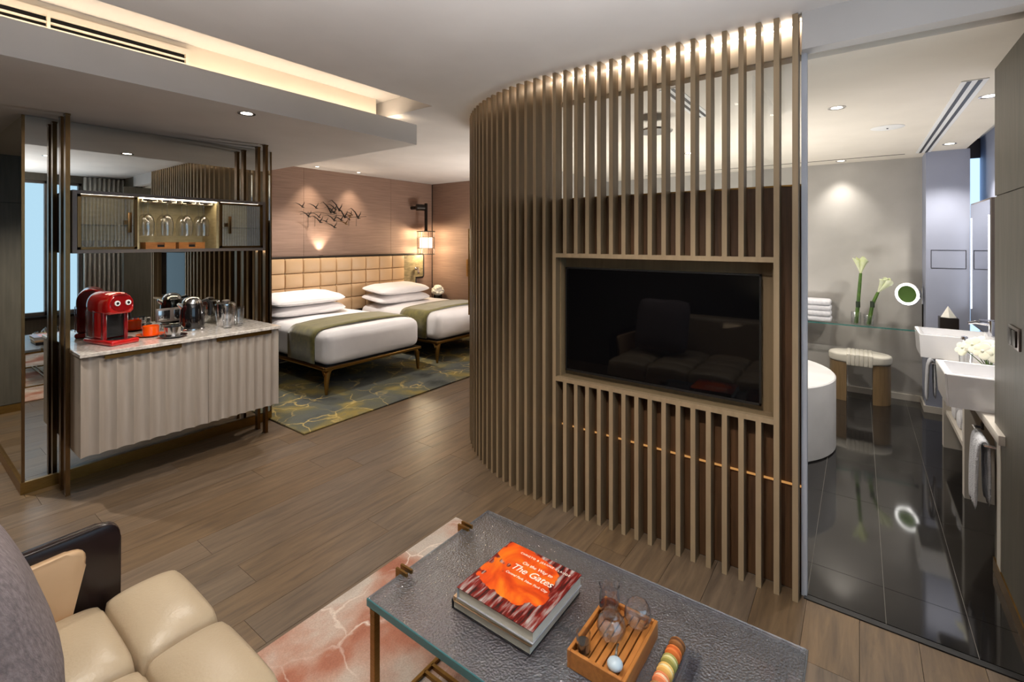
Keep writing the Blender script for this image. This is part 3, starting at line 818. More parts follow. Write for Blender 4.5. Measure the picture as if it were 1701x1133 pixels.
# ------------------------------------------------------------------ mirror box and minibar
MY = 4.26
mb_ = thing('mirror_partition', 'tall mirror-clad partition box behind the minibar with brass trim', 'mirror', (1.36, 4.9, 0))
box('core', M['darkmetal'], 0.585, 2.13, MY+0.01, 5.95, 0.0, SOF-0.003, mb_)
box('front_mirror', M['mirror'], 0.583, 2.132, MY, MY+0.01, 0.072, SOF-0.003, mb_)
box('side_mirror', M['sidemirror'], 0.573, 0.583, MY+0.012, 5.95, 0.072, SOF-0.003, mb_)
bt = nbm(); add_box(bt, 0.562, 2.14, MY-0.012, MY+0.0, 0, 0.072); add_box(bt, 0.562, 0.585, MY, 5.96, 0, 0.072)
obj('base_trim', bt, M['brass'], mb_, 'brushed brass plinth along the foot')
ed = nbm(); add_box(ed, 0.568, 0.583, MY-0.006, MY+0.012, 0.072, SOF-0.003); add_box(ed, 2.132, 2.142, MY-0.006, 5.95, 0.0, SOF-0.003)
obj('edge_strip', ed, M['bronze'], mb_, 'slim bronze corner strip')

def post(label, x, y0):
    t = thing('brass_post', label, 'post', (x, y0, 0), 'brass posts flanking the minibar')
    box('shaft', M['bronze'], x-0.011, x+0.011, y0, y0+0.045, 0.004, SOF-0.012, t)
    box('foot_plate', M['bronze'], x-0.013, x+0.013, y0-0.002, y0+0.047, 0.0, 0.004, t)
    box('head_plate', M['bronze'], x-0.013, x+0.013, y0-0.002, y0+0.047, SOF-0.012, SOF-0.001, t)
post('front brass post left of the minibar', 0.738, 4.00)
post('rear brass post left of the minibar, nearer the mirror', 0.738, 4.125)
post('front brass post right of the minibar', 1.962, 3.98)
post('rear brass post right of the minibar, nearer the mirror', 1.962, 4.11)

CZ1, CZ0 = 0.897, 0.294
cab = thing('minibar_cabinet', 'long wall-hung cabinet with fluted champagne doors below the mirror', 'cabinet', (1.35, 4.0, CZ0))
CX0, CX1, CF = 0.748, 1.945, 3.775
cbm = nbm(); add_box(cbm, CX0+0.0, CX1, CF+0.012, 3.99, CZ0, CZ1); add_box(cbm, 0.755, 1.945, 3.99, MY-0.014, CZ0, CZ1)
obj('body', cbm, M['flute'], cab)
def fluted_door(x0, x1, n):
    b = nbm(); prof = []
    wv = (x1-x0)/n
    for i in range(n):
        for k in range(9):
            t = k/8
            prof.append((x0+wv*(i+t), CF-0.004-0.018*(abs(2*t-1)**1.7)))
    back = CF+0.011
    rows = [[bm_v for bm_v in (b.verts.new((x, y, CZ0)), b.verts.new((x, y, CZ1-0.006)), b.verts.new((x, back, CZ1-0.006)), b.verts.new((x, back, CZ0)))] for x, y in prof]
    for p, q in zip(rows, rows[1:]):
        if abs(p[0].co.x-q[0].co.x) < 1e-6: continue
        for k in range(4): b.faces.new((p[k], p[(k+1) % 4], q[(k+1) % 4], q[k]))
    b.faces.new(rows[0]); b.faces.new(list(reversed(rows[-1])))
    bmesh.ops.remove_doubles(b, verts=b.verts, dist=1e-5)
    return obj('door', b, M['flute'], cab, sharp=28)
xm = 1.437
d1 = fluted_door(CX0+0.001, xm-0.0015, 8); d2 = fluted_door(xm+0.0015, CX1-0.001, 8)
def pull(d, x0, x1):
    b = nbm(); add_box(b, x0, x1, CF-0.030, CF-0.022, CZ1-0.028, CZ1-0.001); add_box(b, x0, x1, CF-0.030, CF+0.01, CZ1-0.006, CZ1-0.001)
    obj('handle', b, M['brass'], d)
pull(d1, 0.86, 1.27); pull(d2, 1.49, 1.885)
wt = nbm(); add_prism(wt, [(0.742, 3.735), (1.953, 3.735), (1.953, 3.972), (1.95, MY-0.0005), (0.752, MY-0.0005), (0.752, 3.98), (0.742, 3.98)], CZ1, 0.921, bev=0.003, seg=1)
tag(obj('stone_worktop', wt, M['stone']), 'speckled pale granite slab lying on the fluted minibar cabinet', 'worktop')
ZT = 0.921
# wall cabinet
UY0, UY1, UZ0, UZ1 = 3.968, MY-0.001, 1.52, 1.92
UX0, UX1 = 0.753, 1.947
uc = thing('wall_cabinet', 'mirror-mounted bar cabinet with fluted glass doors and lit glass rack', 'cabinet', (1.35, 4.1, UZ0))
ub = nbm()
add_box(ub, UX0, UX1, UY0, UY1, UZ0, UZ0+0.022); add_box(ub, UX0, UX1, UY0, UY1, UZ1-0.022, UZ1)
add_box(ub, UX0, UX0+0.022, UY0, UY1, UZ0+0.022, UZ1-0.022); add_box(ub, UX1-0.022, UX1, UY0, UY1, UZ0+0.022, UZ1-0.022)
obj('carcass', ub, M['greymetal'], uc)
bk = nbm(); add_box(bk, UX0+0.022, UX1-0.022, UY1-0.014, UY1-0.002, UZ0+0.022, UZ1-0.022)
for x in (1.083, 1.583): add_box(bk, x, x+0.016, UY0+0.02, UY1-0.014, UZ0+0.022, UZ1-0.022)
obj('lining', bk, M['niche'], uc, 'pale gold lining')
for a, b in ((UX0+0.024, 1.082), (1.60, UX1-0.024)):
    box('shelf', M['clear'], a, b, UY0+0.03, UY1-0.016, 1.70, 1.706, uc)
def glass_door(x0, x1, hx, lab):
    f = nbm(); fw = 0.016
    add_box(f, x0, x1, UY0-0.002, UY0+0.014, UZ0+0.024, UZ0+0.024+fw); add_box(f, x0, x1, UY0-0.002, UY0+0.014, UZ1-0.024-fw, UZ1-0.024)
    add_box(f, x0, x0+fw, UY0-0.002, UY0+0.014, UZ0+0.024, UZ1-0.024); add_box(f, x1-fw, x1, UY0-0.002, UY0+0.014, UZ0+0.024, UZ1-0.024)
    d = obj('door', f, M['bronze'], uc, lab)
    g = nbm(); n = int((x1-x0-2*fw)/0.0175); w_ = (x1-x0-2*fw)/n; rows = []
    for i in range(n*4+1):
        x = x0+fw+w_*i/4; yv = UY0+0.002+0.007*(1-abs(math.sin(PI*i/4)))
        rows.append([g.verts.new((x, yv, UZ0+0.024+fw)), g.verts.new((x, yv, UZ1-0.024-fw))])
    for p, q in zip(rows, rows[1:]): g.faces.new((p[0], q[0], q[1], p[1]))
    obj('fluted_pane', g, M['fluted'], d, fix=False, sharp=60)
    h = nbm(); add_box(h, hx-0.011, hx+0.011, UY0-0.03, UY0-0.022, 1.655, 1.79, 0.002); add_box(h, hx-0.03, hx-0.004, UY0-0.024, UY0-0.001, 1.708, 1.736)
    obj('handle', h, M['bronze'], d)
glass_door(UX0+0.024, 1.083, 1.035, None); glass_door(1.60, UX1-0.024, 1.66, None)
obj('light_strip', add_box(nbm(), 1.10, 1.582, UY0+0.012, UY0+0.022, UZ1-0.028, UZ1-0.0225), M['nled'], uc, 'warm light strip under the cabinet top')
for a, b in ((0.80, 1.07), (1.62, 1.90)):
    obj('light_strip', add_box(nbm(), a, b, UY0+0.03, UY0+0.036, UZ1-0.027, UZ1-0.0225), M['nled'], uc, 'short light strip behind a fluted door')
obj('under_light', add_box(nbm(), 0.80, 1.90, 4.20, 4.21, UZ0-0.004, UZ0), M['nled'], uc, 'thin light strip under the cabinet')
NX0, NX1 = 1.10, 1.582
ri = 0
rack_x = [1.17, 1.285, 1.41, 1.523]
for x in rack_x:
    rk = nbm()
    for q in (-0.018, 0.018):
        add_box(rk, x+q-0.026 if q < 0 else x+q, x+q if q < 0 else x+q+0.026, UY0+0.05, UY1-0.03, UZ1-0.046, UZ1-0.042)
        add_box(rk, x+q*2.4-0.002, x+q*2.4+0.002, UY0+0.05, UY1-0.03, UZ1-0.046, UZ1-0.022)
    obj('glass_rack', rk, M['cream'], uc)
wg = thing('wine_glass', '', 'wine glass', (0, 0, 0), 'wine glasses hanging in the lit rack')
g = nbm(); add_lathe(g, [(0.0, 0.0), (0.030, 0.002), (0.034, 0.0), (0.031, -0.004), (0.005, -0.010), (0.0035, -0.03), (0.0035, -0.085)], n=22, cap=False)
obj('stem_and_foot', g, M['crystal'], wg)
g = nbm(); add_lathe(g, [(0.0035, -0.085), (0.016, -0.094), (0.031, -0.118), (0.039, -0.155), (0.038, -0.200), (0.033, -0.245), (0.0315, -0.245), (0.036, -0.200), (0.0372, -0.155), (0.029, -0.119), (0.013, -0.097), (0, -0.092)], n=22, cap=False)
obj('bowl', g, M['crystal'], wg)
zz = UZ1-0.0385
nm = ['first', 'second', 'third', 'fourth']
for i, x in enumerate(rack_x):
    for j, yv in enumerate((4.06, 4.16)):
        lb = ('front' if j == 0 else 'rear')+' hanging wine glass in the '+nm[i]+' rack slot from the left'
        if i == 0 and j == 0: wg.location = (x, yv, zz); wg['label'] = lb
        else: dup(wg, (x, yv, zz), label=lb)
def wood_box(label, x0, x1, y0, y1, z0, h):
    t = thing('wooden_caddy', label, 'box', ((x0+x1)/2, (y0+y1)/2, z0), 'honey wooden caddies in the bar niche')
    b = nbm(); add_box(b, x0, x1, y0+0.012, y1, z0, z0+h); 
    xc = (x0+x1)/2
    add_box(b, x0, xc-0.022, y0, y0+0.012, z0, z0+h); add_box(b, xc+0.022, x1, y0, y0+0.012, z0, z0+h); add_box(b, xc-0.022, xc+0.022, y0, y0+0.012, z0, z0+0.012)
    obj('body', b, M['honey'], t); box('slot', M['gap'], xc-0.022, xc+0.022, y0+0.0125-0.002, y0+0.0115, z0+0.012, z0+h-0.012, t)
    box('lid', M['honey'], x0-0.002, x1+0.002, y0-0.002, y1+0.002, z0+h, z0+h+0.005, t)
wood_box('left honey wooden caddy under the wine glasses', 1.145, 1.325, 4.02, 4.14, UZ0+0.0225, 0.042)
wood_box('right honey wooden caddy under the wine glasses', 1.345, 1.515, 4.02, 4.14, UZ0+0.0225, 0.042)
# small crockery behind the fluted doors
for i, (x, z) in enumerate(((0.86, 1.5425), (0.94, 1.5425), (1.02, 1.5425))):
    b = nbm(); add_lathe(b, [(0.02, 0.0), (0.03, 0.03), (0.034, 0.06), (0.031, 0.06), (0.027, 0.03), (0, 0.006)], (x, 4.12, z), n=16, cap=False)
    tag(obj('tumbler', b, M['crystal']), ('left', 'middle', 'right')[i]+' short tumbler behind the left fluted cabinet door', 'tumbler', 'tumblers behind the fluted door')

# socket plate on the mirror
sk = thing('power_socket', 'silver double power socket on the mirror behind the kettle', 'socket', (1.29, MY-0.012, 1.0))
box('plate', M['greymetal'], 1.275, 1.475, MY-0.012, MY-0.0005, 0.985, 1.085, sk, 0.003)
for x in (1.325, 1.425):
    fc = box('socket_face', M['steel'], x-0.038, x+0.038, MY-0.015, MY-0.011, 0.997, 1.073, sk, 0.002)
    hl = nbm()
    for a, b in ((0, 0.017), (-0.014, -0.012), (0.014, -0.012)): add_box(hl, x+a-0.004, x+a+0.004, MY-0.0158, MY-0.0145, 1.032+b-0.006, 1.032+b+0.006)
    obj('pin_hole', hl, M['gap'], fc)

# coffee machine (built about its base centre, front towards -Y, then turned)
cm = thing('coffee_machine', 'glossy red capsule coffee machine with two dials on the granite worktop', 'coffee machine')
b = nbm(); add_box(b, -0.085, 0.085, -0.175, 0.15, 0, 0.032, 0.012, 3); obj('base', b, M['red'], cm)
b = nbm(); add_lathe(b, [(0, 0.0), (0.066, 0.0), (0.07, 0.004), (0, 0.006)], (0, -0.105, 0.031), n=24, cap=False); obj('drip_tray', b, M['steel'], cm)
b = nbm(); add_box(b, -0.075, 0.075, -0.045, 0.14, 0.03, 0.235, 0.02, 3); obj('body', b, M['red'], cm)
b = nbm(); add_box(b, -0.052, 0.052, -0.053, -0.04, 0.04, 0.222, 0.004, 2); obj('front_panel', b, M['black'], cm)
b = nbm()
for q in (-1, 1): add_box(b, q*0.063-0.012, q*0.063+0.012, -0.062, -0.035, 0.03, 0.225, 0.006, 2)
obj('front_column', b, M['darkred'], cm)
# head: rounded barrel lying along Y
b = nbm(); prof = []
for i in range(25):
    a = PI*i/24
    prof.append((0.08*math.cos(a), 0.232+0.098*math.sin(a)**0.8))
prof += [(-0.078, 0.205), (-0.06, 0.19), (0.06, 0.19), (0.078, 0.205)]
rings = []
for yy, sc in ((-0.128, 0.80), (-0.122, 0.92), (-0.108, 1.0), (0.10, 1.0), (0.128, 0.94), (0.14, 0.82)):
    rings.append([b.verts.new((x*sc, yy, 0.255+(z-0.255)*sc)) for x, z in prof])
for p, q in zip(rings, rings[1:]):
    for k in range(len(prof)):
        k2 = (k+1) % len(prof); b.faces.new((p[k], p[k2], q[k2], q[k]))
b.faces.new(rings[0]); b.faces.new(list(reversed(rings[-1])))
hd = obj('head', b, M['red'], cm)
b = nbm(); add_lathe(b, [(0, -0.004), (0.055, -0.004), (0.060, 0.0), (0.060, 0.006), (0, 0.006)], (0, -0.127, 0.262), n=28, M4=Matrix.Rotation(PI/2, 3, 'X'), cap=False)
bmesh.ops.scale(b, vec=(1.12, 1, 0.86), verts=b.verts, space=Matrix.Translation((0, 0, -0.262)))
obj('face_plate', b, M['darkred'], cm)
for q in (-0.030, 0.034):
    b = nbm(); add_lathe(b, [(0.0, 0.004), (0.016, 0.004), (0.017, -0.004)], (q, -0.136, 0.262), n=20, M4=Matrix.Rotation(PI/2, 3, 'X'), cap=False)
    dl = obj('dial', b, M['white'], cm)
    b = nbm(); add_lathe(b, [(0, 0.007), (0.008, 0.007), (0.009, 0.003)], (q, -0.136, 0.262), n=16, M4=Matrix.Rotation(PI/2, 3, 'X'), cap=False)
    obj('dial_cap', b, M['black'], dl)
b = nbm(); add_cyl(b, (0, -0.10, 0.195), (0, -0.10, 0.175), 0.014, 0.009, 14); obj('spout', b, M['black'], cm)
b = nbm(); add_tube(b, [(-0.045, -0.118, 0.305), (-0.02, -0.135, 0.318), (0.02, -0.135, 0.318), (0.045, -0.118, 0.305)], 0.007, 8); obj('lever', b, M['darkred'], cm)
b = nbm(); add_box(b, -0.086, -0.0755, 0.03, 0.12, 0.04, 0.215, 0.004, 2); obj('water_tank', b, M['acrylic'], cm)
b = nbm(); add_tube(b, [(0.078, -0.01, 0.20), (0.105, -0.02, 0.19), (0.108, -0.03, 0.14)], [0.008, 0.009, 0.006], 8); obj('steam_wand', b, M['black'], cm)
cm.location = (0.955, 4.035, ZT); cm.rotation_euler = (0, 0, math.radians(15)); cm.scale = (0.98, 0.95, 1.03)

# kettle
kt = thing('electric_kettle', 'black electric kettle with steel lid and base beside the cups', 'kettle', (1.445, 4.06, ZT))
kc = (1.445, 4.06, ZT)
obj('base_ring', add_lathe(nbm(), [(0, 0), (0.078, 0), (0.080, 0.006), (0.078, 0.022), (0.074, 0.026)], kc, n=32, cap=False), M['steel'], kt)
obj('body', add_lathe(nbm(), [(0.076, 0.026), (0.080, 0.05), (0.080, 0.13), (0.076, 0.18), (0.066, 0.212)], kc, n=32, cap=False), mat('kettle_gloss_black', (16, 14, 15), rough=0.1, coat=0.7), kt)
obj('lid', add_lathe(nbm(), [(0.067, 0.210), (0.061, 0.230), (0.047, 0.248), (0.024, 0.258), (0, 0.261)], kc, n=32, cap=False), M['steel'], kt)
b = nbm(); add_tube(b, [(kc[0]-0.062, kc[1], ZT+0.185), (kc[0]-0.080, kc[1]-0.004, ZT+0.20), (kc[0]-0.095, kc[1]-0.006, ZT+0.212)], [0.022, 0.016, 0.010], 12); obj('spout', b, M['steel'], kt)
b = nbm(); add_tube(b, [(kc[0]+0.055, kc[1], ZT+0.215), (kc[0]+0.095, kc[1], ZT+0.225), (kc[0]+0.122, kc[1], ZT+0.20), (kc[0]+0.126, kc[1], ZT+0.15), (kc[0]+0.120, kc[1], ZT+0.10)], [0.011, 0.013, 0.014, 0.013, 0.010], 10); obj('handle', b, M['black'], kt)
b = nbm(); add_box(b, kc[0]+0.012, kc[0]+0.018, kc[1]-0.0785, kc[1]-0.07, ZT+0.05, ZT+0.17); obj('level_window', b, M['steel'], kt)

def cup_set(name, label, x, y, m, ms, slab, rz):
    s_ = thing('saucer', slab, 'saucer', (x, y, ZT), 'saucers on the minibar')
    obj('dish', add_lathe(nbm(), [(0, 0.0), (0.035, 0.0), (0.08, 0.010), (0.086, 0.015), (0.08, 0.0145), (0.035, 0.005), (0, 0.005)], (x, y, ZT), n=32, cap=False), ms, s_)
    t = thing(name, label, 'cup', (x, y, ZT+0.0055), 'coffee cups on the minibar')
    c = (x, y, ZT+0.0055)
    obj('bowl', add_lathe(nbm(), [(0, 0), (0.040, 0), (0.047, 0.006), (0.050, 0.068), (0.047, 0.068), (0.045, 0.008), (0, 0.006)], c, n=28, cap=False), m, t)
    b = nbm(); cx, cyv = math.cos(rz), math.sin(rz)
    add_tube(b, [(x+cx*r_, y+cyv*r_, c[2]+z_) for r_, z_ in ((0.048, 0.056), (0.068, 0.060), (0.078, 0.044), (0.068, 0.022), (0.048, 0.016))], 0.0035, 8); obj('handle', b, M['steel'], t)
cup_set('coffee_cup', 'silver coffee cup at the front of the minibar', 1.270, 3.905, M['steel'], M['steel'], 'steel saucer under the silver cup', 0.35)
cup_set('coffee_cup', 'orange coffee cup behind the silver cup', 1.19, 4.075, M['orange'], M['orange'], 'orange saucer under the orange cup', 0.35)
# ice bucket and tumblers
ib = thing('ice_bucket', 'polished steel ice bucket between the kettle and glasses', 'ice bucket', (1.70, 4.11, ZT))
bc_ = (1.70, 4.11, ZT)
obj('body', add_lathe(nbm(), [(0, 0), (0.058, 0), (0.062, 0.006), (0.071, 0.10), (0.072, 0.165), (0.066, 0.167)], bc_, n=32, cap=False), M['chrome'], ib)
obj('lid', add_lathe(nbm(), [(0.073, 0.166), (0.072, 0.176), (0.035, 0.188), (0, 0.190)], bc_, n=32, cap=False), M['steel'], ib)
obj('lid_knob', add_lathe(nbm(), [(0.026, 0.188), (0.029, 0.198), (0.02, 0.204), (0, 0.205)], bc_, n=20, cap=False), M['greymetal'], ib)
hg = thing('highball_glass', 'tall clear highball glass in front of the steel ice bucket', 'glass', (0, 0, 0), 'highball glasses on the minibar')
obj('wall', add_lathe(nbm(), [(0, 0), (0.026, 0), (0.031, 0.012), (0.036, 0.07), (0.036, 0.145), (0.0342, 0.145), (0.0342, 0.07), (0.029, 0.018), (0, 0.014)], n=26, cap=False), M['crystal'], hg)
hg.location = (1.655, 3.965, ZT)
dup(hg, (1.745, 3.985, ZT), label='tall clear highball glass rightmost on the minibar')
dup(hg, (1.80, 4.10, ZT), label='tall clear highball glass right of the ice bucket near the mirror')

# ------------------------------------------------------------------ bedroom
tag(obj('bedroom_rug', add_box(nbm(), 2.12, 5.95, 3.685, 6.1, 0.0005, 0.014, 0.004, 1), [M['rugbed']]), 'grey and gold marbled rug under the two beds', 'rug')
RZ = 0.0145
hb = thing('headboard', 'long tan leather headboard of squares with dark bronze frame', 'headboard', (3.9, 6.1, 0))
HX0, HX1, HY = 2.215, 5.234, 6.05
box('backing', M['darkmetal'], HX0, HX1, HY+0.02, WY-0.002, 0.2, 1.362, hb)
b = nbm(); add_puff(b, 0, 0, 0.2495, 0.1945, 0, 0.016, 0.014, n=8, p=5)
xform(b, Matrix.Translation((HX0+0.126, HY+0.02, 1.262)) @ Matrix.Rotation(PI/2, 4, 'X'))
q0 = obj('leather_square', b, M['tanleather'], hb, sharp=50)
for i in range(12):
    for j in range(4):
        if i or j: share('leather_square', q0, hb, (i*0.2515, 0, -j*0.196))
b = nbm()
poly = [(HX1+0.004, 1.36), (5.66, 1.36), (5.66, 0.985), (5.49, 0.985), (5.49, 0.5), (HX1+0.004, 0.5)]
add_prism(b, [(x, z) for x, z in poly], 0, 0.06); xform(b, Matrix.Translation((0, HY+0.08, 0)) @ Matrix.Rotation(PI/2, 4, 'X'))
obj('fabric_wing', b, M['wing'], hb, 'mottled gold fabric wing')
b = nbm()
pts = [(HX0, HY+0.03, 1.372), (5.655, HY+0.03, 1.372), (5.675, HY+0.03, 1.35), (5.675, HY+0.03, 0.995), (5.655, HY+0.03, 0.975), (5.52, HY+0.03, 0.975), (5.503, HY+0.03, 0.955), (5.503, HY+0.03, 0.40)]
for p, q in zip(pts, pts[1:]):
    add_tube(b, [p, q], 0.018, 8)
obj('frame', b, M['darkmetal'], hb)
rl = thing('reading_lamp', 'small chrome reading lamp on the gold headboard wing', 'lamp', (5.45, 6.04, 1.1))
obj('mount', add_lathe(nbm(), [(0, 0), (0.03, 0), (0.03, 0.02), (0, 0.02)], (5.47, 6.048, 1.13), n=16, M4=Matrix.Rotation(PI/2, 3, 'X'), cap=False), M['chrome'], rl)
b = nbm(); add_tube(b, [(5.47, 6.028, 1.13), (5.475, 5.99, 1.15), (5.455, 5.96, 1.10), (5.44, 5.945, 1.06)], [0.008, 0.009, 0.018, 0.024], 10); obj('head', b, M['chrome'], rl)

def bed(label, x0, x1, yf, plab, side):
    t = thing('bed', label, 'bed', ((x0+x1)/2, 5.2, RZ), 'twin beds')
    yb = 6.035
    zf = 0.285
    f = nbm()
    for a, b_, c, d in ((x0, x1, yf, yf+0.04), (x0, x1, yb-0.04, yb), ): add_box(f, a, b_, c, d, zf-0.022, zf+0.012, 0.008, 2)
    for a, b_ in ((x0, x0+0.04), (x1-0.04, x1)): add_box(f, a, b_, yf+0.04, yb-0.04, zf-0.022, zf+0.012, 0.008, 2)
    obj('frame', f, M['brass'], t)
    for sx, xx in ((1, x0+0.03), (-1, x1-0.03)):
        for sy, yy in ((1, yf+0.03), (-1, yb-0.05)):
            l = nbm()
            add_tube(l, [(xx+sx*0.10, yy, zf-0.008), (xx+sx*0.045, yy, zf-0.018), (xx+sx*0.015, yy+sy*0.006, zf-0.06), (xx+sx*0.004, yy+sy*0.004, zf-0.14), (xx, yy, RZ+0.003)], [0.012, 0.02, 0.032, 0.026, 0.014], 10)
            add_tube(l, [(xx, yy+sy*0.10, zf-0.008), (xx, yy+sy*0.05, zf-0.02), (xx, yy+sy*0.012, zf-0.07)], [0.012, 0.02, 0.024], 8)
            obj('leg', l, M['brass'], t)
    obj('base_board', add_box(nbm(), x0+0.03, x1-0.03, yf+0.03, yb-0.02, zf-0.01, zf+0.014), M['darkmetal'], t)
    m_ = nbm(); z1 = 0.648
    add_box(m_, x0+0.012, x1-0.012, yf+0.004, yb-0.01, zf+0.013, z1, 0.095, 7)
    bmesh.ops.subdivide_edges(m_, edges=[e for e in m_.edges if e.calc_length() > 0.3], cuts=10, use_grid_fill=True)
    for v in m_.verts:
        k = 0.012*noise.noise(v.co*3.0)+0.004*noise.noise(v.co*11)
        if v.co.z > zf+0.05:
            cxm = (x0+x1)/2
            v.co.z += k+0.018*max(0, 1-((v.co.x-cxm)/((x1-x0)/2))**2)*(1 if v.co.z > z1-0.02 else 0)
            v.co.y += 0.6*k
    obj('duvet', m_, M['linen'], t, sharp=60)
    # runner: a thin band draped over the duvet
    r = nbm(); pr2 = []
    xa, xb = x0+0.004, x1-0.004
    Rr = 0.10
    pr2 = [(xa, zf+0.03)]
    for i in range(9):
        a = PI-i*PI/16; pr2.append((xa+Rr+Rr*math.cos(a), z1+0.012-Rr+Rr*math.sin(a)))
    for i in range(1, 12):
        u = i/12; pr2.append((xa+Rr+(xb-xa-2*Rr)*u, z1+0.014+0.022*(1-(2*u-1)**2)))
    for i in range(9):
        a = PI/2-i*PI/16; pr2.append((xb-Rr+Rr*math.cos(a), z1+0.012-Rr+Rr*math.sin(a)))
    pr2.append((xb, zf+0.03))
    rows = []
    ya, yb2 = yf+0.20, yf+0.72
    for j in range(7):
        yv = ya+(yb2-ya)*j/6
        rows.append([r.verts.new((x, yv, z+0.004*noise.noise(V(x*6, yv*6, 1)))) for x, z in pr2])
    for p, q in zip(rows, rows[1:]):
        for k in range(len(pr2)-1): r.faces.new((p[k], p[k+1], q[k+1], q[k]))
    ro = obj('runner', r, M['olive'], t, 'olive velvet runner', sharp=60)
    md = ro.modifiers.new('thickness', 'SOLIDIFY'); md.thickness = 0.012; md.offset = 1.0
    for k, (dy, z, tilt) in enumerate(((0.0, 0.742, 6), (0.0, 0.870, 6))):
        p_ = thing('pillow', ('lower' if k == 0 else 'upper')+' white pillow on the '+plab, 'pillow', (0, 0, 0), 'white bed pillows')
        b = nbm(); add_pillow(b, 1.02, 0.54, 0.145, p=3.4); obj('cushion', b, M['linen'], p_, sharp=80)
        b = nbm(); e = []
        for q in range(40):
            a = 2*PI*q/40; c_, s_ = math.cos(a), math.sin(a)
            e.append((0.497*math.copysign(abs(c_)**0.32, c_), 0.262*math.copysign(abs(s_)**0.32, s_), 0))
        add_tube(b, e, 0.007, 6, closed=True); obj('piping', b, M['linen'], p_)
        p_.location = ((x0+x1)/2+side, 5.74+dy, z); p_.rotation_euler = (math.radians(tilt), 0, math.radians(-1.5+3*k))
    return t
bed('white double bed with olive runner nearer the minibar', 2.75, 4.06, 4.38, 'bed nearer the minibar', -0.12)
bed('white double bed with olive runner nearer the slatted screen', 4.33, 5.64, 4.38, 'bed nearer the slatted screen', -0.17)

ns = thing('nightstand', 'dark bedside table in the corner beside the far bed', 'bedside table', (5.83, 5.92, 0.015))
box('top', M['darkmetal'], 5.68, 5.975, 5.72, 6.12, 0.56, 0.585, ns, 0.004)
for a in (5.69, 5.95):
    for c in (5.73, 6.095): box('leg', M['darkmetal'], a, a+0.015, c, c+0.015, 0.015, 0.56, ns)
box('lower_shelf', M['walnut'], 5.69, 5.965, 5.73, 6.11, 0.25, 0.265, ns)
fv = thing('hydrangea_vase', 'white hydrangea ball in a low dark glass on the bedside table', 'flowers', (5.83, 5.88, 0.585))
obj('vase', add_lathe(nbm(), [(0, 0.0), (0.06, 0.0), (0.075, 0.01), (0.078, 0.075), (0.07, 0.08), (0.066, 0.012), (0, 0.008)], (5.83, 5.88, 0.5855), n=24, cap=False), M['smoke'], fv)
b = nbm()
rr = random.Random(5)
for i in range(70):
    a, z = rr.uniform(0, 2*PI), rr.uniform(-0.5, 1)
    q = math.sqrt(max(0, 1-z*z)); c = V(5.83+0.088*q*math.cos(a), 5.88+0.088*q*math.sin(a), 0.735+0.085*z)
    add_ball(b, c, 0.026, 6, (1, 1, 0.8))
add_ball(b, (5.83, 5.88, 0.735), 0.085, 10)
obj('flower_head', b, M['petal'], fv)
obj('stem', add_cyl(nbm(), (5.83, 5.88, 0.595), (5.83, 5.88, 0.66), 0.02, n=10), M['stem'], fv)

# lantern
lt = thing('wall_lantern', 'cylindrical caged wall lantern glowing above the headboard wing', 'lamp', (5.55, 5.97, 1.37))
lx, ly = 5.60, 5.93
LR = 0.15
cg = nbm()
for z in (1.372, 1.475, 1.66, 1.757):
    add_tube(cg, [(lx+LR*math.cos(2*PI*i/28), ly+LR*math.sin(2*PI*i/28), z) for i in range(28)], 0.006 if z in (1.372, 1.757) else 0.004, 6, closed=True)
for i in range(8):
    a = 2*PI*i/8+0.3
    add_cyl(cg, (lx+LR*math.cos(a), ly+LR*math.sin(a), 1.372), (lx+LR*math.cos(a), ly+LR*math.sin(a), 1.757), 0.004, n=6)
add_lathe(cg, [(0, 1.757), (LR+0.008, 1.757), (LR+0.008, 1.764), (0, 1.77)], (lx, ly, 0), n=28, cap=False)
obj('cage', cg, M['darkmetal'], lt)
obj('diffuser', add_lathe(nbm(), [(0, 1.47), (0.105, 1.47), (0.105, 1.655), (0, 1.655)], (lx, ly, 0), n=24, cap=False), M['shade'], lt, 'glowing frosted glass cylinder')
b = nbm(); add_box(b, lx-0.02, lx+0.02, ly-0.02, ly+0.02, 1.765, 2.235, 0.004, 1); obj('stem', b, M['darkmetal'], lt)
b = nbm(); add_cyl(b, (lx-0.16, ly+0.06, 2.16), (lx-0.04, ly+0.0, 2.16), 0.055, n=18); add_cyl(b, (lx-0.05, ly, 2.16), (lx, ly, 2.16), 0.018, n=10); add_cyl(b, (lx-0.1, ly+0.03, 2.16), (lx-0.1, WY, 2.16), 0.03, n=12)
obj('mount', b, M['darkmetal'], lt)
ld = bpy.data.lights.new('lantern_lamp', 'POINT'); ld.energy = 14; ld.color = (1, 0.78, 0.5); ld.shadow_soft_size = 0.06
lo_ = bpy.data.objects.new('lantern_lamp', ld); COL.objects.link(lo_); lo_.parent = lt; lo_.location = V(lx, ly, 1.565)-org_of(lt)
lo_.location.z = 1.70-org_of(lt).z
ld2 = ld.copy(); lo2 = bpy.data.objects.new('lantern_lamp', ld2); COL.objects.link(lo2); lo2.parent = lt; lo2.location = V(lx, ly, 1.43)-org_of(lt)
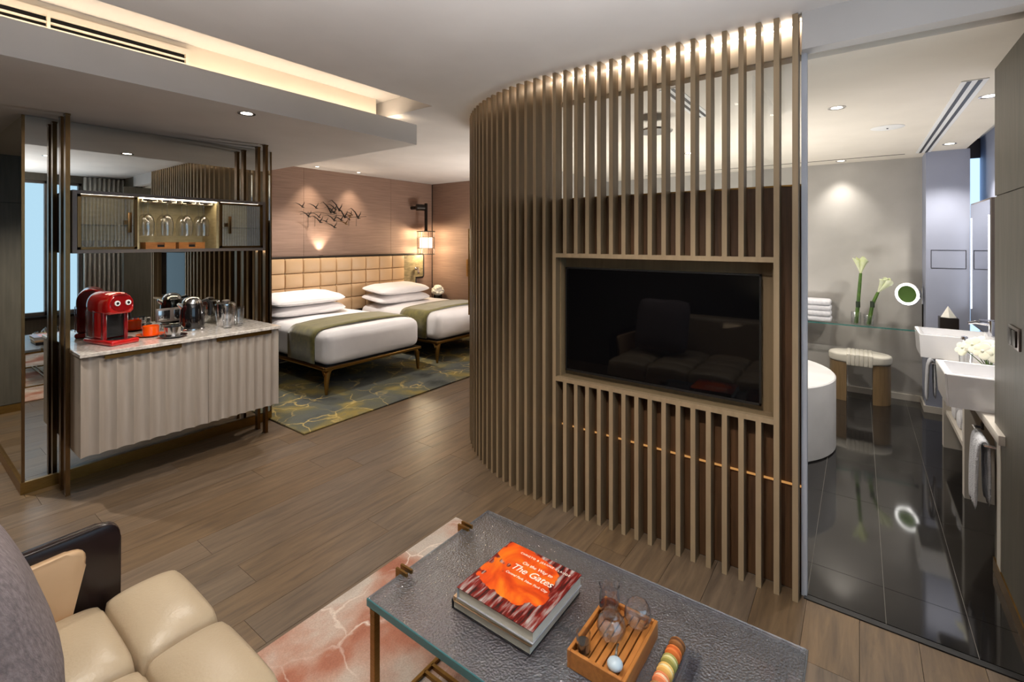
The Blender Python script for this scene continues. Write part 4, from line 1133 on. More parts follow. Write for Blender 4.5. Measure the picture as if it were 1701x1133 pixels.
# headboard uplight
up = thing('headboard_uplight', 'small warm uplight behind the headboard top below the birds', 'lamp', (4.02, 6.11, 1.39))
obj('housing', add_lathe(nbm(), [(0, 0), (0.03, 0), (0.03, 0.03), (0.022, 0.03), (0.02, 0.02), (0, 0.02)], (3.78, 6.12, 1.363), n=16, cap=False), M['darkmetal'], up)
obj('lens', add_lathe(nbm(), [(0, 0.022), (0.02, 0.022)], (3.78, 6.12, 1.363), n=14, cap=False), M['bulb'], up)
spot('lamp', (3.78, 6.11, 1.40), (3.80, 6.16, 2.6), 14, 85, 0.8, WARM, 0.02, up)

# bird sculpture
ws_ = thing('wall_sculpture', 'dark metal sculpture of a flock of birds on the rose wall', 'wall sculpture', (3.95, 6.1, 2.0))
birds = [(375, 375), (585, 370), (450, 550), (660, 545), (680, 640), (785, 625), (850, 430), (950, 345), (1030, 365), (950, 430), (1130, 500), (1085, 565), (910, 590), (960, 730), (1240, 540), (1300, 420), (1395, 490), (1165, 640), (1225, 490)]
rr = random.Random(11)
for i, (a, c) in enumerate(birds):
    px, py = 470+0.0882*a, 310+0.0882*c
    bx = 3.453*(6.06/6.15)+(px-495)*0.00949; bz = 1.6+(400-py)*(0.00825+(px-495)*-0.0000084)
    k = rr.uniform(0.62, 0.95); up_ = rr.uniform(0.35, 1.1)
    if i in (6, 8, 10, 16): k = 1.05; up_ = 1.7
    b = nbm(); yv = 6.06+rr.uniform(-0.02, 0.04)
    L1 = [(bx-0.17*k, yv, bz+0.06*k*up_), (bx-0.11*k, yv+0.004, bz+0.075*k*up_), (bx-0.05*k, yv, bz+0.045*k*up_), (bx, yv, bz)]
    add_tube(b, L1, [0.001, 0.0045*k, 0.008*k, 0.010*k], 6)
    sg = 1 if rr.random() < 0.75 else -0.4
    add_tube(b, [(bx+0.035*k*sg, yv-0.02, bz+0.09*k), (bx+0.03*k*sg, yv-0.01, bz+0.05*k), (bx, yv, bz)], [0.001, 0.006*k, 0.010*k], 6)
    add_ball(b, (bx+0.006, yv, bz-0.008), 0.013*k, 8, (1.4, 0.7, 0.9))
    add_tube(b, [(bx+0.02*k, yv, bz-0.008), (bx+0.05*k, yv, bz-0.012)], [0.008, 0.001], 5)
    obj('bird', b, M['bronze'] if i in (17, 18) else M['darkmetal'], ws_)
b = nbm()
for x, z0, z1 in ((3.56, 1.78, 2.0), (3.66, 1.8, 1.95), (4.2, 1.82, 1.95), (4.33, 1.82, 2.0)):
    add_tube(b, [(x, 6.08, z1), (x, 6.085, z0)], 0.003, 5)
for x, z in ((3.6, 1.98), (3.95, 2.02), (4.25, 1.98)): add_cyl(b, (x, 6.06, z), (x, WY, z), 0.004, n=6)
add_tube(b, [(3.44, 6.075, 1.96), (3.7, 6.07, 2.0), (3.98, 6.075, 1.97), (4.25, 6.07, 1.95), (4.5, 6.075, 1.97)], 0.0035, 5)
obj('wire_frame', b, M['darkmetal'], ws_)
# bedroom door pull on the right wall
dh = thing('door_pull', 'pair of slim brass door pulls on the bedroom side wall', 'door handle', (5.97, 5.3, 1.15))
for yv in (5.24, 5.31):
    b = nbm(); add_box(b, 5.945, 5.957, yv-0.012, yv+0.012, 1.0, 1.29); add_box(b, 5.955, WX, yv-0.008, yv+0.008, 1.08, 1.10); add_box(b, 5.955, WX, yv-0.008, yv+0.008, 1.19, 1.21)
    obj('pull_bar', b, M['brass'], dh)

# ------------------------------------------------------------------ sitting area
tag(obj('sitting_rug', add_box(nbm(), 0.18, 2.0, -0.9, 1.872, 0.0005, 0.012, 0.003, 1), M['rugpink']), 'salmon and cream marbled rug under the glass coffee table', 'rug')
sf = thing('sofa', 'cream leather sofa with tufted seat and dark timber arm', 'sofa', (0.15, 1.1, 0))
SZ = 0.415
rows_x = [(0.655, 0.215), (0.44, 0.215), (0.225, 0.215), (0.01, 0.215)]
cy0 = 2.025
b = nbm(); add_puff(b, 0.668-0.1075, cy0-0.195, 0.2155, 0.3905, 0.27, 0.388, 0.056, n=20, p=5.5)
c0 = obj('seat_square', b, M['leather'], sf, sharp=70)
for i in range(4):
    for j in range(5):
        if i or j: share('seat_square', c0, sf, (-0.215*i, -0.39*j, 0))
box('seat_base', M['leather'], -0.2, 0.635, cy0-1.94, cy0-0.01, 0.17, 0.30, sf, 0.02)
for x in (-0.12, 0.56):
    for yv in (0.2, 1.9):
        obj('leg', add_cyl(nbm(), (x, yv, 0.012), (x, yv, 0.17), 0.012, 0.02, 10), M['darkwood'], sf)
# arm: dark board with rounded top corner, leather pad inside
def arm_prof(x0, x1, z0, z1, lean=0.0, r=0.05):
    pts = [(x0, z0), (x1, z0)]
    for i in range(9):
        a = i*PI/16
        pts.append((x1-r+r*math.cos(a)-lean*0, z1-r+r*math.sin(a)))
    pts.append((x0, z1-0.02))
    return pts
def round_poly(pts, rad, n=6):
    out = []
    for i, p in enumerate(pts):
        r_ = rad[i]
        if r_ <= 0: out.append(p); continue
        P = Vector(p); A = (Vector(pts[i-1])-P).normalized(); B = (Vector(pts[(i+1) % len(pts)])-P).normalized()
        for k in range(n+1):
            t = k/n; q = P+A*r_*(1-t)**2+B*r_*t**2
            out.append((q.x, q.y))
    return out
b = nbm(); add_prism(b, round_poly([(-0.28, 0.2), (0.512, 0.2), (0.512, 0.648), (-0.28, 0.632)], [0, 0, 0.06, 0]), 0, 0.035, bev=0.007, seg=2); xform(b, Matrix.Translation((0, 2.075, 0)) @ Matrix.Rotation(PI/2, 4, 'X'))
obj('arm_board', b, M['darkwood'], sf, 'polished dark timber arm')
b = nbm()
pp = round_poly([(-0.2, 0.36), (0.372, 0.36), (0.428, 0.612), (-0.2, 0.585)], [0, 0.02, 0.06, 0])
add_prism(b, pp, 0, 0.03, bev=0.012, seg=3); xform(b, Matrix.Translation((0, 2.043, 0)) @ Matrix.Rotation(PI/2, 4, 'X'))
obj('arm_pad', b, M['padleather'], sf, 'peach leather pad inside the arm')
b = nbm(); add_box(b, -0.36, -0.16, 0.10, 2.03, 0.2, 0.80, 0.05, 4); obj('backrest', b, M['leather'], sf)
pl = thing('grey_cushion', 'large grey melange cushion leaning at the near corner of the sofa', 'cushion', (0, 0, 0))
b = nbm(); add_pillow(b, 0.56, 0.56, 0.27, n=20, p=3.2); obj('cover', b, M['pillowgrey'], pl, sharp=80)
pl.location = (0.115, 1.66, 0.72); pl.rotation_euler = (0, math.radians(72), 0)

# coffee table
TZ = 0.42
ct = thing('coffee_table', 'seeded glass coffee table on slim bronze frame', 'coffee table', (1.28, 0.71, 0.012))
TX0, TX1, TYa, TYb = 0.972, 1.606, 0.118, 1.312
tp = nbm(); add_box(tp, TX0+0.004, TX1-0.004, TYa+0.004, TYb-0.004, TZ-0.0235, TZ, 0.004, 2)
obj('glass_top', tp, M['tableglass'], ct, 'thick seeded glass slab')
obj('glass_edge', add_box(nbm(), TX0, TX0+0.005, TYa, TYb, TZ-0.026, TZ+0.001, 0.002, 1), M['teal'], ct, 'teal polished glass edge')
for q in ((TX0+0.005, TX1, TYa, TYa+0.005), (TX0+0.005, TX1, TYb-0.005, TYb), (TX1-0.005, TX1, TYa+0.005, TYb-0.005)):
    obj('glass_edge', add_box(nbm(), *q, TZ-0.026, TZ+0.001, 0.002, 1), M['paleedge'], ct)
rm = nbm()
add_box(rm, TX1-0.02, TX1-0.007, TYa+0.01, TYb-0.01, TZ-0.0005, TZ+0.0035, 0.0015, 1)
obj('raised_rim', rm, M['acrylic'], ct)
lf = nbm(); r_ = 0.0115
zl = TZ-0.027
for xx in (TX0+0.012, TX1-0.035):
    for yv in (TYa+0.06, TYb-0.03):
        l = nbm(); add_box(l, xx-r_, xx+r_, yv-r_, yv+r_, 0.0125, zl-0.018, 0.0015, 1); obj('leg', l, M['brass'], ct)
for yv in (TYa+0.06, TYb-0.03):
    add_box(lf, TX0+0.012-r_, TX1-0.035+r_, yv-r_, yv+r_, zl-0.018, zl)
add_box(lf, 1.27, 1.29, TYa+0.06, TYb-0.03, zl-0.018, zl)
obj('frame', lf, M['brass'], ct)
lr = nbm()
add_box(lr, TX0+0.012, TX1-0.035, TYb-0.034, TYb-0.022, 0.0125, 0.026); add_box(lr, TX0+0.012, TX1-0.035, TYa+0.052, TYa+0.064, 0.0125, 0.026)
add_box(lr, 1.20, 1.212, TYa+0.06, TYb-0.03, 0.0125, 0.026); add_box(lr, 1.235, 1.247, TYa+0.06, TYb-0.03, 0.0125, 0.026)
obj('floor_rail', lr, M['brass'], ct)
for xc in (1.128, 1.452):
    c = nbm()
    for q in (-0.011, 0.011): add_box(c, xc+q-0.004, xc+q+0.004, TYb-0.035, TYb+0.022, TZ+0.001, TZ+0.013)
    for q in (-0.011, 0.011): add_box(c, xc+q-0.004, xc+q+0.004, TYb+0.002, TYb+0.022, TZ-0.03, TZ+0.001)
    add_box(c, xc-0.015, xc+0.015, TYb+0.004, TYb+0.016, TZ-0.03, TZ-0.022)
    obj('clip', c, M['brass'], ct)

# books
def book(name, label, x0, x1, y0, y1, z0, h, board, cover=None, bt_=0.0022, rz=0.0, spine='y0'):
    cx, cyv = (x0+x1)/2, (y0+y1)/2
    t = thing(name, label, 'book', (cx, cyv, z0), 'books stacked on the coffee table')
    pg = nbm(); add_box(pg, x0+0.005, x1-0.004, y0+0.003, y1-0.005, z0+bt_, z0+h-bt_); obj('pages', pg, M['pages'], t)
    lo_b = nbm(); add_box(lo_b, x0, x1, y0, y1, z0, z0+bt_); obj('back_board', lo_b, board, t)
    up_b = nbm(); add_box(up_b, x0, x1, y0, y1, z0+h-bt_, z0+h); fc = obj('front_board', up_b, cover or board, t)
    # so that printed colours sit centred on the cover, its origin is its own centre
    me = fc.data; me.transform(Matrix.Translation((0, 0, 0)))
    s_ = nbm(); add_box(s_, x0, x1, y1-0.003, y1, z0+bt_, z0+h-bt_); obj('spine', s_, board, t)
    t.rotation_euler = (0, 0, rz)
    return t, fc
zb = TZ+0.0012
book('book', 'grey pages black-cornered book at the bottom of the coffee table stack', 1.108, 1.408, 0.752, 1.055, zb, 0.03, M['bookdark'])
book('book', 'thin tan book in the middle of the coffee table stack', 1.105, 1.40, 0.748, 1.045, zb+0.0303, 0.017, M['booktan'], rz=0.012)
bk1, fc = book('book', 'orange and red picture book on top of the coffee table stack', 1.100, 1.385, 0.735, 1.025, zb+0.0476, 0.036, M['bookgrey'], M['cover'], rz=-0.008)
ztx = zb+0.0476+0.036+0.0002
bcx, bcy = 1.2425, 0.88
def cover_text(body, size, dx, dy, **kw):
    o = text('cover_lettering', body, size, (bcx+dx, bcy+dy, ztx+0.0003), -PI/2, M['text'], fc, **kw); return o
cover_text('CHRISTO & JEANNE-CLAUDE', 0.0125, 0.112, -0.02, spacing=1.25)
cover_text('On the Way to', 0.019, 0.075, -0.015, shear=0.25)
cover_text('The Gates', 0.040, 0.042, -0.015, shear=0.25, spacing=0.95)
cover_text('Central Park, New York City', 0.0135, 0.008, -0.015, shear=0.25)

# tea tray
ty = thing('tea_tray', 'honey bamboo tea tray with slatted top on the glass table', 'tray', (1.265, 0.566, zb))
tx0, tx1, ty0, ty1 = 1.143, 1.388, 0.482, 0.652
b = nbm(); hgt = 0.05
add_box(b, tx0, tx1, ty0, ty0+0.010, zb, zb+hgt, 0.0015, 1); add_box(b, tx0, tx1, ty1-0.010, ty1, zb, zb+hgt, 0.0015, 1)
add_box(b, tx0, tx0+0.010, ty0+0.01, ty1-0.01, zb, zb+hgt, 0.0015, 1); add_box(b, tx1-0.010, tx1, ty0+0.01, ty1-0.01, zb, zb+hgt, 0.0015, 1)
add_box(b, tx0+0.01, tx1-0.01, ty0+0.01, ty1-0.01, zb, zb+0.006)
obj('box', b, M['honey'], ty)
zs = zb+hgt-0.012
for i in range(7):
    yv = ty0+0.0115+i*0.0211
    obj('slat', add_box(nbm(), tx0+0.0105, tx1-0.0105, yv, yv+0.0172, zs-0.008, zs, 0.001, 1), M['honey'], ty)
zt2 = zs+0.0005
jr = thing('tea_jar', 'small clear jar of dark leaves at the near corner of the tea tray', 'jar', (1.176, 0.618, zt2))
obj('glass', add_lathe(nbm(), [(0, 0), (0.018, 0), (0.02, 0.004), (0.02, 0.052), (0.018, 0.052), (0.018, 0.005), (0, 0.004)], (1.176, 0.618, zt2), n=22, cap=False), M['crystal'], jr)
obj('filling', add_lathe(nbm(), [(0, 0.0045), (0.0172, 0.005), (0.0172, 0.028), (0, 0.029)], (1.176, 0.618, zt2), n=20, cap=False), M['soil'], jr)
tpq = thing('glass_teapot', 'round clear glass teapot in the middle of the tea tray', 'teapot', (1.265, 0.575, zt2))
c = (1.265, 0.575, zt2)
obj('body', add_lathe(nbm(), [(0, 0), (0.022, 0), (0.036, 0.012), (0.042, 0.032), (0.036, 0.052), (0.026, 0.062), (0.026, 0.066), (0.024, 0.066), (0.024, 0.061), (0.034, 0.05), (0.04, 0.032), (0.034, 0.013), (0, 0.003)], c, n=28, cap=False), M['crystal'], tpq)
b = nbm(); add_tube(b, [(c[0]-0.036, c[1]-0.006, zt2+0.025), (c[0]-0.055, c[1]-0.01, zt2+0.036), (c[0]-0.066, c[1]-0.012, zt2+0.056)], [0.010, 0.007, 0.005], 10); obj('spout', b, M['crystal'], tpq)
b = nbm(); add_tube(b, [(c[0]+0.036, c[1]+0.006, zt2+0.05), (c[0]+0.058, c[1]+0.01, zt2+0.048), (c[0]+0.06, c[1]+0.01, zt2+0.026), (c[0]+0.04, c[1]+0.006, zt2+0.018)], 0.0038, 8); obj('handle', b, M['crystal'], tpq)
obj('lid', add_lathe(nbm(), [(0.025, 0.067), (0.022, 0.072), (0.008, 0.077), (0.007, 0.082), (0.009, 0.088), (0, 0.092)], c, n=20, cap=False), M['crystal'], tpq)
gp2 = thing('glass_pitcher', 'clear glass pitcher standing at the far end of the tea tray', 'pitcher', (1.335, 0.617, zt2))
c = (1.338, 0.615, zt2)
obj('body', add_lathe(nbm(), [(0, 0), (0.024, 0), (0.03, 0.008), (0.032, 0.05), (0.028, 0.075), (0.032, 0.092), (0.030, 0.092), (0.026, 0.075), (0.03, 0.05), (0.028, 0.01), (0, 0.004)], c, n=26, cap=False), M['crystal'], gp2)
b = nbm(); add_tube(b, [(c[0]+0.029, c[1], zt2+0.082), (c[0]+0.048, c[1]-0.006, zt2+0.07), (c[0]+0.046, c[1]-0.006, zt2+0.04), (c[0]+0.031, c[1], zt2+0.028)], 0.0035, 8); obj('handle', b, M['crystal'], gp2)
obj('tea', add_lathe(nbm(), [(0, 0.0045), (0.0275, 0.009), (0.0295, 0.03), (0, 0.0305)], c, n=22, cap=False), thin_glass('amber_tea', (0.62, 0.32, 0.14)), gp2)
gc = thing('globe_cup', 'round clear globe glass at the right far corner of the tea tray', 'cup', (1.345, 0.525, zt2))
c = (1.345, 0.528, zt2)
obj('bowl', add_lathe(nbm(), [(0, 0), (0.018, 0), (0.034, 0.016), (0.040, 0.036), (0.036, 0.058), (0.030, 0.068), (0.0285, 0.068), (0.0345, 0.057), (0.038, 0.036), (0.032, 0.017), (0, 0.003)], c, n=26, cap=False), M['crystal'], gc)
sc_ = thing('tea_strainer', 'small pale steel tea strainer on the near end of the tea tray', 'strainer', (1.178, 0.525, zt2))
b = nbm(); add_ball(b, (1.175, 0.524, zt2+0.0145), 0.0215, 12, (1.0, 1.0, 0.66)); obj('bowl', b, mat('pale_enamel', (190, 206, 216), rough=0.25, coat=0.4), sc_)
b = nbm(); add_tube(b, [(1.195, 0.53, zt2+0.02), (1.215, 0.536, zt2+0.024), (1.232, 0.54, zt2+0.018)], [0.004, 0.003, 0.004], 8); obj('handle', b, M['steel'], sc_)
# macarons in an acrylic holder
mh = thing('macaron_holder', 'clear acrylic holder with a row of macarons at the front edge', 'holder', (1.29, 0.415, zb))
b = nbm()
hx0, hx1, hy0, hy1 = 1.16, 1.372, 0.352, 0.442
add_box(b, hx0, hx1, hy0, hy1, zb, zb+0.008, 0.001, 1); add_box(b, hx0, hx1, hy1-0.003, hy1, zb+0.008, zb+0.03); add_box(b, hx0, hx1, hy1-0.052, hy1-0.049, zb+0.008, zb+0.03)
add_box(b, hx1-0.003, hx1, hy1-0.049, hy1-0.003, zb+0.008, zb+0.03)
obj('trough', b, M['acrylic'], mh)
obj('block', add_box(nbm(), hx0, hx1, hy0, hy1-0.054, zb+0.0085, zb+0.026, 0.001, 1), M['acrylic'], mh)
cols = [('brown', (150, 96, 48), (110, 66, 34)), ('orange', (232, 124, 54), (214, 100, 40)), ('pistachio green', (176, 168, 92), (228, 220, 160)), ('yellow', (244, 196, 108), (250, 226, 170)), ('coral', (238, 140, 90), (246, 200, 160)), ('brown cream', (176, 124, 72), (226, 200, 160))]
for i, (nme, c1, c2) in enumerate(cols):
    x = hx1-0.018-i*0.0335
    lab = nme+' macaron '+('at the far end of' if i == 0 else 'in')+' the acrylic holder'
    t = thing('macaron', lab, 'macaron', (x, hy1-0.026, zb+0.0085), 'macarons in the acrylic holder')
    m1 = mat('macaron_'+nme.replace(' ', '_'), c1, rough=0.7); m2 = mat('filling_'+nme.replace(' ', '_'), c2, rough=0.6)
    R3 = Matrix.Rotation(PI/2, 3, 'Y'); cc = (x, hy1-0.026, zb+0.0085+0.0222)
    for sg, nm2 in ((1, 'shell'), (-1, 'shell')):
        b = nbm(); add_lathe(b, [(0.0205, sg*0.004), (0.0222, sg*0.006), (0.0205, sg*0.010), (0.014, sg*0.0138), (0, sg*0.015)], cc, n=20, M4=R3, cap=False); obj(nm2, b, m1, t)
    b = nbm(); add_lathe(b, [(0, -0.0042), (0.0198, -0.0042), (0.0205, 0), (0.0198, 0.0042), (0, 0.0042)], cc, n=18, M4=R3, cap=False); obj('cream_filling', b, m2, t)

# curtain seen in the mirror
b = nbm(); rows = []
for i in range(61):
    x = 1.97+0.50*i/60; yv = -1.16+0.035*math.sin(i*0.9)
    rows.append([b.verts.new((x, yv, 0.02)), b.verts.new((x, yv, 2.585))])
for p, q in zip(rows, rows[1:]): b.faces.new((p[0], q[0], q[1], p[1]))
cu = obj('window_curtain', b, M['curtain'], fix=False, sharp=80); tag(cu, 'grey pleated curtain beside the window seen in the bar mirror', 'curtain')
md = cu.modifiers.new('thickness', 'SOLIDIFY'); md.thickness = 0.006
# light switch on the right wall
lsw = thing('light_switch', 'square bronze double light switch on the grey right wall', 'switch', (2.845, -0.528, 1.145))
box('plate', M['greymetal'], 2.765, 2.925, -0.528, -0.520, 1.148, 1.240, lsw, 0.002)
for a in (2.785, 2.85): box('rocker', M['darkmetal'], a, a+0.056, -0.521, -0.513, 1.16, 1.228, lsw, 0.003)

# ------------------------------------------------------------------ bathroom furniture
tb = thing('bathtub', 'pale freestanding stone bathtub with rounded end behind the screen', 'bathtub', (4.42, 1.3, 0.0015))
TR, TCX, TCY, TL = 0.69, 4.43, 0.835, 1.0
def stadium(r, n=28):
    p = [(TCX+r*math.cos(PI+PI*i/n), TCY+r*math.sin(PI+PI*i/n)) for i in range(n+1)]
    return p+[(TCX+r*math.cos(PI*i/n), TCY+TL+r*math.sin(PI*i/n)) for i in range(n+1)]
b = nbm(); ZB = 0.545
lv = [(TR-0.01, 0.0015), (TR, 0.012), (TR, ZB-0.008), (TR-0.008, ZB), (TR-0.21, ZB), (TR-0.225, ZB-0.012), (TR-0.26, ZB-0.12), (TR-0.33, 0.16), (TR-0.42, 0.12)]
rg = [[b.verts.new((x, y_, z)) for x, y_ in stadium(r)] for r, z in lv]
for p, q in zip(rg, rg[1:]):
    for k in range(len(p)):
        k2 = (k+1) % len(p); b.faces.new((p[k], p[k2], q[k2], q[k]))
b.faces.new(list(reversed(rg[0]))); b.faces.new(rg[-1])
obj('shell', b, M['tub'], tb)
b = nbm(); add_prism(b, stadium(TR-0.255), 0.35, 0.40); obj('water', b, M['water'], tb)
# stool
st = thing('bath_stool', 'capsule-shaped stool with channelled ivory seat on gold-brown legs', 'stool', (5.90, 0.0, 0.0015))
SX, SYc, sr, sl = 5.92, 0.0, 0.155, 0.105
def capsule(r, l, n=12, part=0):
    a = [(SX+r*math.cos(PI+PI*i/n), SYc-l+r*math.sin(PI+PI*i/n)) for i in range(n+1)]
    c = [(SX+r*math.cos(PI*i/n), SYc+l+r*math.sin(PI*i/n)) for i in range(n+1)]
    return a if part == 1 else c if part == 2 else a+c
for part in (1, 2):
    b = nbm(); add_prism(b, [(x, y_) for x, y_ in capsule(sr-0.01, sl, part=part)], 0.002, 0.385); obj('leg', b, M['goldveneer'], st)
obj('seat_pad', add_prism(nbm(), capsule(sr, sl+0.0), 0.385, 0.472, bev=0.022, seg=4), M['stoolseat'], st)
for i in range(6):
    yv = -0.0875+i*0.035
    b = nbm(); add_box(b, SX-sr-0.008, SX+sr+0.008, yv-0.0172, yv+0.0172, 0.362, 0.479, 0.009, 3); obj('channel', b, M['stoolseat'], st)
# glass shelf
gs = thing('glass_shelf', 'long clear glass shelf with teal edge along the bathroom wall', 'shelf', (6.05, 0.5, 0.745))
box('sheet', M['pane'], 5.905, 6.168, -0.43, 1.8, 0.735, 0.747, gs)
box('front_edge', M['edge'], 5.90, 5.905, -0.43, 1.8, 0.735, 0.747, gs)
box('bracket', M['chrome'], 5.90, 5.93, -0.455, -0.428, 0.728, 0.755, gs)
for i in range(2):
    z = 0.7475+i*0.116
    t = thing('folded_towel', ('lower' if i == 0 else 'upper')+' folded white towel on the glass shelf', 'towel', (6.02, 0.48, z), 'folded towels on the glass shelf')
    b = nbm(); add_box(b, 5.93, 6.14, 0.235+i*0.003, 0.72, z, z+0.056, 0.022, 4); obj('layer', b, M['towel'], t)
    b = nbm(); add_box(b, 5.925, 6.14, 0.238+i*0.003, 0.72, z+0.056, z+0.1155, 0.024, 4); obj('layer', b, M['towel'], t)
def lily(label, vx, vy, vr, vh, p0, p1, fl_dir, s):
    t = thing('calla_vase', label, 'flowers', (vx, vy, 0.748), 'calla lilies on the glass shelf')
    obj('vase', add_lathe(nbm(), [(0, 0), (vr, 0), (vr+0.002, 0.003), (vr+0.004, vh), (vr+0.002, vh), (vr-0.001, 0.006), (0, 0.005)], (vx, vy, 0.748), n=22, cap=False), M['crystal'], t)
    for i in range(4):
        o = V(0.008*math.cos(i*1.6), 0.008*math.sin(i*1.6), 0)
        a = V(vx, vy, 0.757)+o*1.3; e = Vector(p1)+o*0.7; m_ = Vector(p0)+o
        b = nbm(); add_tube(b, [a, (a*0.5+m_*0.5), m_, m_*0.4+e*0.6, e], [0.0075, 0.008, 0.008, 0.0085, 0.0075], 8); obj('stem', b, M['stem'], t)
    e = Vector(p1); d = Vector(fl_dir).normalized()
    b = nbm(); add_lathe(b, [(0.019, -0.03), (0.019, 0.03), (0.0, 0.031)], tuple(Vector(p0)), n=12, M4=Matrix.Identity(3)); obj('binding', b, M['darkstem'], t)
    for i in range(4):
        dd = (d+V(0.18*math.cos(i*1.7+0.3), 0.28*math.sin(i*1.7+0.3), 0)).normalized()
        q = dd.to_track_quat('Z', 'Y').to_matrix()
        b = nbm(); rings = []
        n = 16
        for r_, z_, flare in ((0.006, 0.0, 0), (0.012, 0.03*s, 0), (0.018, 0.07*s, 0.0), (0.026, 0.10*s, 0.012), (0.036, 0.118*s, 0.04)):
            rings.append([b.verts.new(e+q @ V(r_*math.cos(2*PI*k/n), r_*math.sin(2*PI*k/n), z_+flare*(0.5+0.5*math.cos(2*PI*k/n+i*1.4))**3)) for k in range(n)])
        for p, w_ in zip(rings, rings[1:]):
            for k in range(n): b.faces.new((p[k], p[(k+1) % n], w_[(k+1) % n], w_[k]))
        fo = obj('spathe', b, M['lily'], t, sharp=80)
        sdx = nbm(); add_tube(sdx, [e+dd*0.03*s, e+dd*0.10*s], [0.004, 0.003], 6); obj('spadix', sdx, mat('spadix_yellow', (226, 196, 70), rough=0.7) if 'spadix_yellow' not in bpy.data.materials else bpy.data.materials['spadix_yellow'], fo)
lily('taller upright bunch of calla lilies in a short glass on the shelf', 5.99, 0.028, 0.040, 0.125, (5.99, 0.012, 0.95), (5.99, -0.010, 1.27), (0, -0.03, 1), 1.1)
lily('shorter leaning bunch of calla lilies right of the taller bunch', 5.985, -0.075, 0.040, 0.105, (5.985, -0.105, 0.96), (5.985, -0.15, 1.085), (0, -0.55, 0.85), 1.1)
# magnifying mirror
mm = thing('magnifying_mirror', 'round lit magnifying mirror on a chrome wall arm', 'mirror', (5.98, -0.40, 1.08))
Rm = (Matrix.Rotation(math.radians(0), 3, 'Z') @ Matrix.Rotation(-PI/2, 3, 'Y'))
fc_ = V(-0.82, 0.57, 0.0).normalized(); qm = fc_.to_track_quat('Z', 'Y').to_matrix()
mc_ = (5.93, -0.37, 1.085)
obj('housing', add_lathe(nbm(), [(0, -0.075), (0.06, -0.072), (0.098, -0.045), (0.112, -0.01), (0.112, 0.0), (0.106, 0.002)], mc_, n=36, M4=qm, cap=False), M['chrome'], mm)
obj('light_ring', add_lathe(nbm(), [(0.106, 0.0), (0.105, 0.004), (0.083, 0.004), (0.082, 0.0)], mc_, n=36, M4=qm, cap=False), M['ring'], mm, 'glowing white ring')
obj('mirror_glass', add_lathe(nbm(), [(0, -0.002), (0.082, 0.001)], mc_, n=36, M4=qm, cap=False), M['greenmirror'], mm)
b = nbm(); add_tube(b, [(5.985, -0.40, 1.085), (6.02, -0.44, 1.085), (6.03, -0.495, 1.085)], 0.008, 8); add_box(b, 6.01, 6.05, -0.4985, -0.485, 0.99, 1.16); obj('wall_arm', b, M['chrome'], mm)
b = nbm(); add_box(b, 6.04, 6.05, -0.4985, -0.488, 0.76, 0.99); obj('cable_cover', b, M['darkmetal'], mm)

# vanity
VZ = 0.72
vn = thing('vanity', 'long cream vanity with open shelves under two basins', 'vanity', (4.5, -0.66, 0.0015))
box('top', M['vanwood'], 3.02, 5.83, -0.82, -0.505, VZ-0.045, VZ, vn, 0.003)
for a, b_ in ((4.03, 4.10), (4.93, 5.0), (3.10, 3.17)): box('upright', M['vanwood'], a, b_, -0.82, -0.525, 0.0015, VZ-0.045, vn)
box('low_shelf', M['vanwood'], 4.10, 4.93, -0.82, -0.54, 0.26, 0.29, vn)
box('back_panel', M['goldveneer'], 3.1, 5.0, -0.832, -0.82, 0.1, VZ-0.045, vn)
b = nbm(); add_tube(b, [(3.19, -0.525, 0.61), (3.19, -0.49, 0.61), (3.50, -0.49, 0.61), (3.50, -0.525, 0.61)], 0.007, 8); obj('towel_rail', b, M['chrome'], vn)
add_b = nbm(); add_box(add_b, 3.485, 3.515, -0.53, -0.52, 0.60, VZ-0.045); obj('rail_post', add_b, M['chrome'], vn)
b = nbm(); add_tube(b, [(5.02, -0.53, 0.62), (5.02, -0.47, 0.62), (5.22, -0.47, 0.62), (5.22, -0.53, 0.62)], 0.007, 8); obj('towel_rail', b, M['chrome'], vn)
